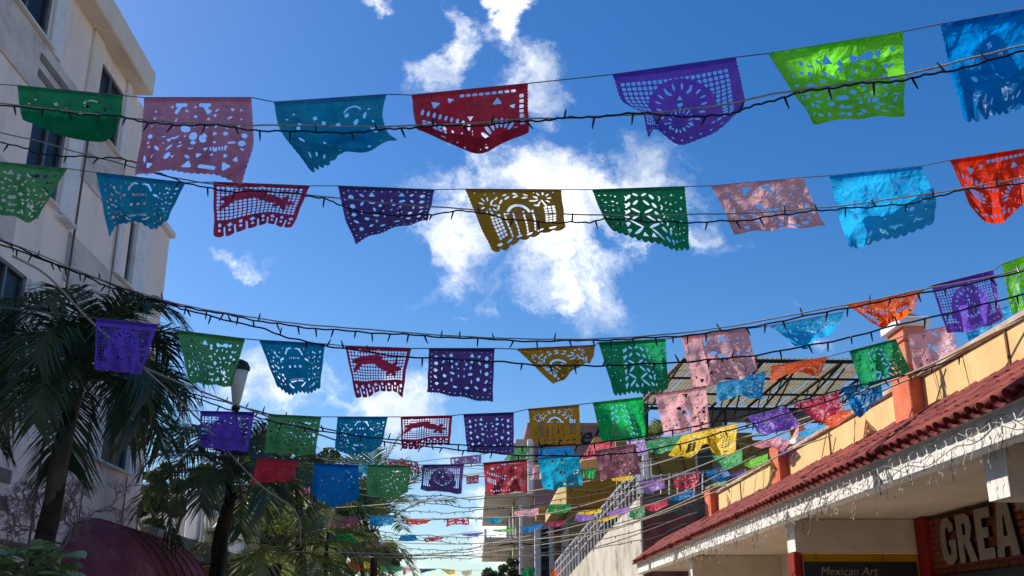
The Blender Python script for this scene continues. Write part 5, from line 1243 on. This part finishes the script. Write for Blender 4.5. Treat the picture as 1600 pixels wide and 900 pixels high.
  ('emerald', 'tree', (1113, 713), (1160, 703), [(1118, 720), (1133, 733), (1148, 728), (1160, 725)], {'st': 'behind the yellow one'}),
  ('limegreen', 'figures', (1162, 722), (1200, 709), [(1163, 728), (1175, 731), (1188, 726), (1200, 722)], {}),
  ('indigo', 'floral', (1213, 708), (1241, 695), [(1215, 714), (1225, 711), (1236, 703)], {}),
  ('cyan', 'vase', (1242, 677), (1295, 660), [(1260, 685), (1273, 694), (1284, 686), (1293, 675)], {})]),
 ('eighth', Tlin((950, 21), (1170, 20)), 26, [
  ('yellow', 'arches', (955, 748), (990, 742), [(957, 751), (970, 752), (986, 750)], {}),
  ('lilac', 'floral', (997, 753), (1039, 747), [(1003, 764), (1015, 771), (1028, 766), (1039, 762)], {}),
  ('rose', 'bird', (1051, 747), (1093, 738), [(1053, 762), (1066, 764), (1080, 762), (1092, 752)], {}),
  ('blue', 'vase', (1103, 738), (1132, 729), [(1106, 748), (1120, 753), (1133, 752), (1142, 742)], {}),
  ('indigo', 'floral', (1141, 743), (1166, 733), [(1148, 752), (1160, 754), (1170, 750)], {})]),
 ('ninth', Tlin((460, 23), (900, 23), (1130, 21)), 24, [
  ('red', 'fans', (463, 811), (491, 801), [(464, 826), (474, 820), (486, 809)], {}),
  ('mauve', 'birds_leaves', (519, 806), (560, 808), [(518, 827), (532, 828), (546, 827), (560, 826)], {}),
  ('cyan', 'vase', (578, 806), (616, 806), [(577, 821), (590, 823), (602, 822), (613, 820)], {}),
  ('scarlet', 'fans', (633, 812), (674, 813), [(635, 818), (650, 820), (666, 818)], {}),
  ('red', 'bird', (696, 812), (733, 808), [(697, 823), (710, 820), (722, 820), (733, 821)], {}),
  ('teal', 'vase', (757, 812), (788, 807), [(762, 815), (773, 819), (785, 814)], {}),
  ('palepink', 'figures', (803, 799), (842, 793), [(804, 806), (818, 806), (830, 808), (841, 804)], {}),
  ('emerald', 'tree', (857, 789), (893, 788), [(854, 803), (868, 803), (880, 802), (892, 798)], {}),
  ('yellow', 'arches', (903, 799), (941, 795), [(903, 803), (920, 804), (940, 801)], {}),
  ('lilac', 'floral', (948, 801), (984, 791), [(950, 806), (965, 804), (976, 805), (984, 797)], {}),
  ('blue', 'vase', (1045, 776), (1080, 765), [(1046, 781), (1060, 783), (1074, 779), (1087, 775)], {}),
  ('leafgreen', 'figures', (1100, 762), (1132, 748), [(1104, 769), (1118, 769), (1130, 766), (1138, 759)], {})]),
 ('tenth', Tlin((520, 27), (900, 26), (1120, 24)), 22, [
  ('emerald', 'tree', (525, 833), (552, 835), [(523, 850), (535, 850), (547, 850), (558, 849)], {}),
  ('cyan', 'vase', (626, 837), (648, 836), [(622, 845), (638, 846), (655, 844)], {}),
  ('red', 'fans', (663, 841), (697, 839), [(664, 847), (676, 846), (691, 842)], {}),
  ('purple', 'floral', (720, 835), (757, 832), [(724, 837), (738, 838), (754, 835)], {}),
  ('blue', 'vase', (815, 824), (850, 818), [(817, 832), (830, 831), (846, 824)], {}),
  ('rose', 'bird', (852, 817), (885, 814), [(856, 820), (870, 822), (882, 818)], {}),
  ('lilac', 'floral', (900, 802), (926, 803), [(897, 814), (912, 815), (930, 812)], {}),
  ('yellow', 'arches', (931, 811), (966, 803), [(932, 815), (948, 814), (965, 807)], {}),
  ('green', 'tree', (984, 797), (1008, 792), [(983, 808), (994, 812), (1007, 807)], {}),
  ('rose', 'fans', (1003, 789), (1044, 782), [(1010, 796), (1024, 799), (1044, 788)], {}),
  ('orange', 'fans', (1098, 770), (1118, 766), [(1102, 776), (1110, 777), (1117, 772)], {})]),
 ('eleventh', Tlin((570, 31), (900, 31)), 20, [
  ('pink', 'birds_leaves', (570, 850), (604, 848), [(572, 854), (586, 857), (601, 853)], {}),
  ('limegreen', 'figures', (769, 828), (802, 826), [(774, 831), (786, 832), (800, 830)], {})]),
 ('farthest', Tlin((540, 39), (920, 38)), 20, [
  ('orange', 'fans', (543, 876), (563, 884), [(546, 888), (556, 890), (566, 891)], {}),
  ('yellow', 'arches', (567, 876), (588, 884), [(570, 888), (580, 890), (592, 890)], {}),
  ('green', 'tree', (593, 885), (630, 885), [(598, 894), (612, 894), (628, 892)], {}),
  ('palepink', 'figures', (628, 886), (651, 888), [(630, 900), (638, 894), (648, 892)], {}),
  ('slate', 'vase', (655, 889), (682, 889), [(658, 896), (668, 893), (680, 891)], {}),
  ('yellow', 'birds_leaves', (688, 889), (711, 891), [(700, 897), (706, 898), (711, 897)], {'st': 'pale and bent'}),
  ('cream', 'figures', (720, 893), (737, 891), [(724, 899), (731, 900), (738, 897)], {}),
  ('green', 'tree', (754, 892), (776, 893), [(757, 897), (766, 898), (775, 896)], {'st': 'near the dark tree top'}),
  ('orange', 'bird', (783, 886), (811, 892), [(788, 895), (800, 896), (812, 898)], {'st': 'over the dark tree top'}),
  ('green', 'figures', (814, 888), (836, 886), [(815, 903), (826, 904), (836, 902)], {'st': 'beside the porch'}),
  ('orange', 'arches', (860, 889), (882, 886), [(861, 904), (872, 906), (883, 903)], {'st': 'at the stair foot'}),
  ('yellow', 'fans', (888, 892), (911, 889), [(890, 905), (900, 906), (912, 903)], {'st': 'rightmost and low'})]),
]
def extend(p, q, X, zrise=.25):
    """straight on from p->q until the plane x = X"""
    d = q - p; d[1] = max(-.25, min(.25, d[1] / max(.01, abs(d[0])))) * abs(d[0]); k = (X - q[0]) / d[0]; k = max(0, k); e = q + d * k
    e[2] = q[2] + max(-.6, min(.9, (e[2] - q[2]) * .8)) + zrise * 0; return e
frg = random.Random(99)
for ri, (rname, tf, cells, flags) in enumerate(ROWS):
    flags = sorted(flags, key=lambda f: f[2][0]); pts = []
    grp = f'paper flags on the {rname} string'
    cols = [f[0] for f in flags]
    for i, (col, pat, TL, TR, bot, kw) in enumerate(flags):
        cn = NICE.get(col, col); lastc = i == len(flags) - 1
        same = [j for j, f in enumerate(flags) if f[0] == col]
        pos = f'{ORD[i]} from the left on the {rname} flag string' if True else ''
        st = kw.get('st')
        if st and len(st.split()) > 4 and ri in (2, 3): st = ' '.join(st.split()) if len((cn + ' paper flag cut with ' + PNAME[pat] + ' ' + st + ' x string').split()) <= 16 else ' '.join(st.split()[-4:])
        if ri < 5: lab = f'{cn} paper flag cut with {PNAME[pat]}, ' + (f'{st}, ' if st else '') + f'{rname} string' + ('' if len(same) == 1 or st else f', {ORD[i]} from left')
        else:
            nb = (f'between {NICE.get(cols[i-1], cols[i-1])} and {NICE.get(cols[i+1], cols[i+1])} ones' if 0 < i < len(flags) - 1 else (f'left of the {NICE.get(cols[1], cols[1])} one' if i == 0 else f'right of the {NICE.get(cols[-2], cols[-2])} one'))
            lab = f'small {cn} paper flag {nb} on the {rname} flag string'
        make_flag(col, pat, TL, TR, bot, tf, lab, grp, mid=kw.get('mid'), nx=cells, hem=ri < 5, wave=(.05, .045, .045, .04, .035)[ri] if ri < 5 else .02, sgn=kw.get('sgn', -1), rg=frg)
        for (x, y) in (TL, TR): pts.append(atT(x, y - .6, tf(x)))
    pts = [pts[0]] + [p for a, p in zip(pts, pts[1:]) if p[0] > a[0] + .01]
    L_ = extend(pts[2].copy() if len(pts) > 2 else pts[1], pts[0], -5.93); Rr = extend(pts[-3].copy() if len(pts) > 2 else pts[0], pts[-1], 4.88)
    full = [L_] + pts + [Rr]
    s = MB().tube(full, .0032 if ri < 2 else .005, 4).done('flag_string', twine_m)
    tag(s, f'thin grey twine carrying the {rname} row of paper flags across the street', 'string', 'twines that carry the flags')

# ------------------------------------------------------------ light cables and ropes
def cable(P, name, m, r, label, cat, group, bulbs=0, each=True, seed=1, wob=.007, blen=.055, br=.0056):
    rg = random.Random(seed); Q = crom(P, 10); n = len(Q)
    k1, k2 = rg.uniform(.5, .9), rg.uniform(1.3, 2.2); ph = rg.uniform(0, 6)
    for i in range(1, n - 1): Q[i][2] += wob * (math.sin(i * k1 + ph) * .6 + math.sin(i * k2 + ph * 2) * .5)
    c = Q[n // 2]
    t = thing(name, tuple(c), label, cat, group)
    MB().tube(Q, r, 5).done('cable', m, t, smooth=True)
    if bulbs:
        seg = np.linalg.norm(np.diff(Q, axis=0), axis=1); cum = np.concatenate([[0], np.cumsum(seg)]); tot = cum[-1]; s = rg.uniform(.05, bulbs)
        mb0 = MB().tube([(0, 0, 0), (0, 0, -blen * .55), (0, 0, -blen)], [br, br * .9, br * .45], 6)
        me = bpy.data.meshes.new('bulb'); me.from_pydata(mb0.V, [], mb0.F); me.materials.append(bulb_m); joined = MB(); cnt = 0
        while s < tot:
            p = np.array([np.interp(s, cum, Q[:, k]) for k in range(3)])
            upw = rg.random() < .28; e = (rg.uniform(-.45, .45) + (math.pi if upw else 0), rg.uniform(-.45, .45), rg.uniform(0, 3))
            if each and cnt < 200:
                o = bpy.data.objects.new('bulb', me); C.objects.link(o); o.parent = t; o.location = Vector(p) - wloc(t); o.rotation_euler = e; cnt += 1
            else:
                M_ = Matrix.Translation(Vector(p)) @ Vector((0, 0, 0)).to_track_quat('X', 'Z').to_matrix().to_4x4() if False else None
                from mathutils import Euler
                Rm = np.array(Euler(e).to_matrix()); joined.add([p + Rm @ np.array(v) for v in mb0.V], mb0.F)
            s += bulbs * rg.uniform(.75, 1.25)
        if joined.V: joined.done('bulbs', bulb_m, t, kind='stuff')
    return t
def pxline(pts, T):
    """photo directions at chosen depths"""
    return [atT(x, y, T(x)) for x, y in pts]
def ends(pts, Xl=-5.9, Xr=4.86):
    """depth found from where both ends are fixed: left on X=Xl, right on X=Xr"""
    a = atX(*pts[0], Xl); b = atX(*pts[-1], Xr); ta = (a - EYE) @ FW; tb = (b - EYE) @ FW
    x0, x1 = pts[0][0], pts[-1][0]
    return [atT(x, y, 1 / (1 / ta + (1 / tb - 1 / ta) * (x - x0) / (x1 - x0))) for x, y in pts]
LG = 'dark light strings across the street'
T1 = Tlin((100, 5.55), (1570, 4.05)); T2 = Tlin((0, 6.15), (1600, 5.8)); T3 = Tlin((0, 8.8), (1000, 8.7), (1600, 7.7)); T4 = Tlin((230, 11.1), (800, 11.3), (1600, 10.2))
w1 = [(-420, 120), (0, 163), (105, 176), (190, 183), (250, 194), (330, 196), (430, 205), (560, 206), (640, 199), (740, 196), (830, 189), (900, 184), (1000, 178), (1110, 182), (1165, 170), (1230, 150), (1310, 135), (1400, 126), (1480, 111), (1620, 75), (1800, 20)]
r1 = [(-420, 110), (190, 183), (300, 192), (430, 196), (640, 197), (830, 186), (960, 181), (1110, 167), (1230, 143), (1400, 119), (1600, 70), (1800, 15)]
w2 = [(-300, 175), (0, 222), (60, 240), (130, 245), (200, 250), (250, 272), (340, 297), (440, 300), (510, 312), (560, 330), (640, 337), (730, 330), (800, 343), (900, 348), (960, 342), (1030, 347), (1150, 345), (1250, 332), (1330, 325), (1420, 318), (1500, 298), (1600, 286), (1760, 250)]
r2 = [(-300, 150), (0, 207), (130, 240), (290, 281), (480, 305), (700, 325), (880, 335), (1100, 335), (1280, 325), (1450, 303), (1600, 277), (1760, 240)]
w3 = [(-300, 280), (0, 376), (60, 402), (130, 430), (180, 452), (260, 474), (340, 489), (420, 504), (500, 514), (600, 521), (700, 527), (830, 533), (950, 531), (1060, 525), (1170, 511), (1320, 482), (1440, 458), (1600, 424), (1760, 370)]
r3 = [(-300, 270), (0, 374), (130, 426), (260, 470), (420, 500), (600, 517), (830, 530), (1060, 521), (1320, 477), (1440, 453), (1600, 420), (1760, 366)]
w3b = [(-300, 300), (0, 383), (150, 436), (260, 474), (300, 487), (400, 511), (460, 530), (540, 545), (640, 558), (760, 564), (850, 571), (950, 571), (1060, 566), (1170, 556), (1300, 533), (1440, 499), (1600, 460), (1760, 410)]
w4 = [(215, 585), (300, 620), (380, 646), (470, 668), (560, 681), (650, 691), (760, 697), (860, 697), (960, 689), (1060, 671), (1150, 652), (1240, 629), (1320, 607), (1400, 590), (1500, 559), (1620, 515)]
w4b = [(240, 600), (395, 640), (500, 668), (600, 690), (720, 703), (830, 712), (960, 710), (1060, 694), (1200, 655), (1320, 618), (1440, 575), (1620, 490)]
cable(pxline(w1, T1), 'light_string', cable_m, .0048, 'dark light string nearest the camera, dipping across the first row of flags', 'string lights', LG, .17, seed=1)
cable(pxline(w2, T2), 'light_string', cable_m, .0048, 'dark light string sagging across the second row of flags', 'string lights', LG, .17, seed=2)
cable(pxline(w3, T3), 'light_string', cable_m, .0075, 'heavier dark light string just above the third row of flags', 'string lights', LG, .17, seed=3, blen=.075, br=.008)
cable(pxline(w3b, Tlin((0, 8.9), (1600, 7.9))), 'light_string', cable_m, .0075, 'lower dark light string passing over the third row of flags', 'string lights', LG, .19, seed=4, blen=.075, br=.008)
cable(pxline(w4, T4), 'light_string', cable_m, .008, 'dark light string crossing low over the fourth row of flags', 'string lights', LG, .24, seed=5, blen=.075, br=.009)
cable(pxline(w4b, Tlin((230, 11.9), (1600, 10.9))), 'light_string', cable_m, .008, 'second dark light string beneath the fourth row of flags', 'string lights', LG, .26, seed=6, blen=.075, br=.009)
RG = 'pale support ropes across the street'
cable(pxline(r1, Tlin((100, 5.6), (1570, 4.1))), 'support_rope', rope_m, .0045, 'beige rope running beside the nearest light string', 'rope', RG, seed=11, wob=.003)
cable(pxline(r2, Tlin((0, 6.2), (1600, 5.85))), 'support_rope', rope_m, .0045, 'beige rope running beside the second light string', 'rope', RG, seed=12, wob=.003)
cable(pxline(r3, Tlin((0, 8.85), (1600, 7.75))), 'support_rope', rope_m, .006, 'pale rope behind the third light string', 'rope', RG, seed=13, wob=.003)
far = [([(330, 690), (500, 716), (640, 728), (760, 728), (900, 713), (1060, 690), (1240, 655), (1330, 630)], 13),
       ([(360, 715), (520, 728), (720, 744), (860, 738), (1000, 722), (1120, 700), (1230, 668)], 14),
       ([(400, 742), (560, 764), (720, 778), (860, 772), (1000, 752), (1200, 700)], 15),
       ([(400, 752), (560, 772), (700, 790), (840, 792), (960, 780), (1190, 722)], 16),
       ([(430, 775), (560, 790), (650, 800), (760, 797), (900, 778), (1160, 726)], 17),
       ([(440, 800), (560, 812), (700, 812), (830, 806), (960, 790), (1140, 745)], 18),
       ([(440, 815), (560, 826), (640, 836), (760, 838), (880, 822), (1120, 760)], 19),
       ([(450, 822), (560, 832), (700, 848), (830, 842), (960, 820), (1110, 775)], 20),
       ([(460, 842), (580, 852), (680, 860), (800, 850), (900, 838), (1100, 785)], 21),
       ([(470, 850), (600, 868), (720, 862), (840, 858), (960, 838), (1090, 800)], 22),
       ([(480, 866), (600, 872), (720, 872), (840, 866), (1000, 845), (1080, 815)], 23)]
DESC = ['over the fifth row of flags', 'just under the fifth row of flags', 'over the cloud below the fifth row', 'passing the hotel balcony slabs', 'wavy, over open sky left of the hotel', 'touching the ninth row of flags', 'sagging below the ninth row of flags', 'above the tenth row of flags', 'just under the tenth row of flags', 'low at the street end under the palm tops', 'lowest and farthest across the street']
for (pts, sd), ds in zip(far, DESC):
    cable(ends(pts), 'light_string', cable_m, .010, 'thin dark light string ' + ds, 'string lights', LG, .42, each=False, seed=sd, wob=.03, blen=.07, br=.010)
ropes = [([(500, 770), (640, 752), (780, 735), (1000, 706), (1200, 655), (1400, 592), (1600, 498)], 'highest pale rope rising towards the top of the yellow parapet'),
         ([(430, 800), (700, 780), (900, 756), (1100, 702), (1300, 640), (1470, 572)], 'pale rope rising just under the highest one to the parapet'),
         ([(440, 815), (700, 810), (850, 803), (1000, 763), (1150, 706), (1290, 650)], 'pale rope crossing the yellow flag towards the second orange pillar'),
         ([(440, 838), (700, 850), (900, 835), (1000, 812), (1130, 756), (1230, 706), (1300, 680)], 'pale rope crossing the lilac and red flags to the parapet'),
         ([(450, 860), (640, 872), (800, 858), (950, 830), (1100, 776), (1200, 730)], 'pale rope passing over the stair railing'),
         ([(450, 872), (660, 868), (780, 846), (900, 822), (1050, 776), (1180, 712)], 'pale rope ending beside the far orange pillar'),
         ([(280, 890), (360, 880), (470, 862), (690, 868), (900, 862), (1090, 800)], 'low pale rope running out from the awning over the palms')]
for i, (pts, lab) in enumerate(ropes): cable(ends(pts), 'support_rope', rope_m, .011, lab, 'rope', RG, seed=40 + i, wob=.004)
cable(pxline([(20, 400), (75, 432), (140, 500), (222, 573), (310, 655), (400, 752), (462, 800), (470, 850)], Tlin((0, 8.9), (500, 12.5))), 'guy_rope', rope_m, .011, 'pale slack rope falling diagonally past the purple flags on the left', 'rope', RG, seed=60, wob=0)
cable(pxline([(222, 573), (300, 606), (430, 655), (560, 700)], Tlin((200, 9.8), (600, 12))), 'guy_rope', rope_m, .010, 'pale rope branching right from the slack diagonal rope', 'rope', RG, seed=61, wob=0)
cable(ends([(780, 852), (800, 850), (845, 851)], .9, 3.5), 'steel_wire', cable_m, .03, 'short straight dark wire at the hotel porch', 'wire', None, seed=62, wob=0)
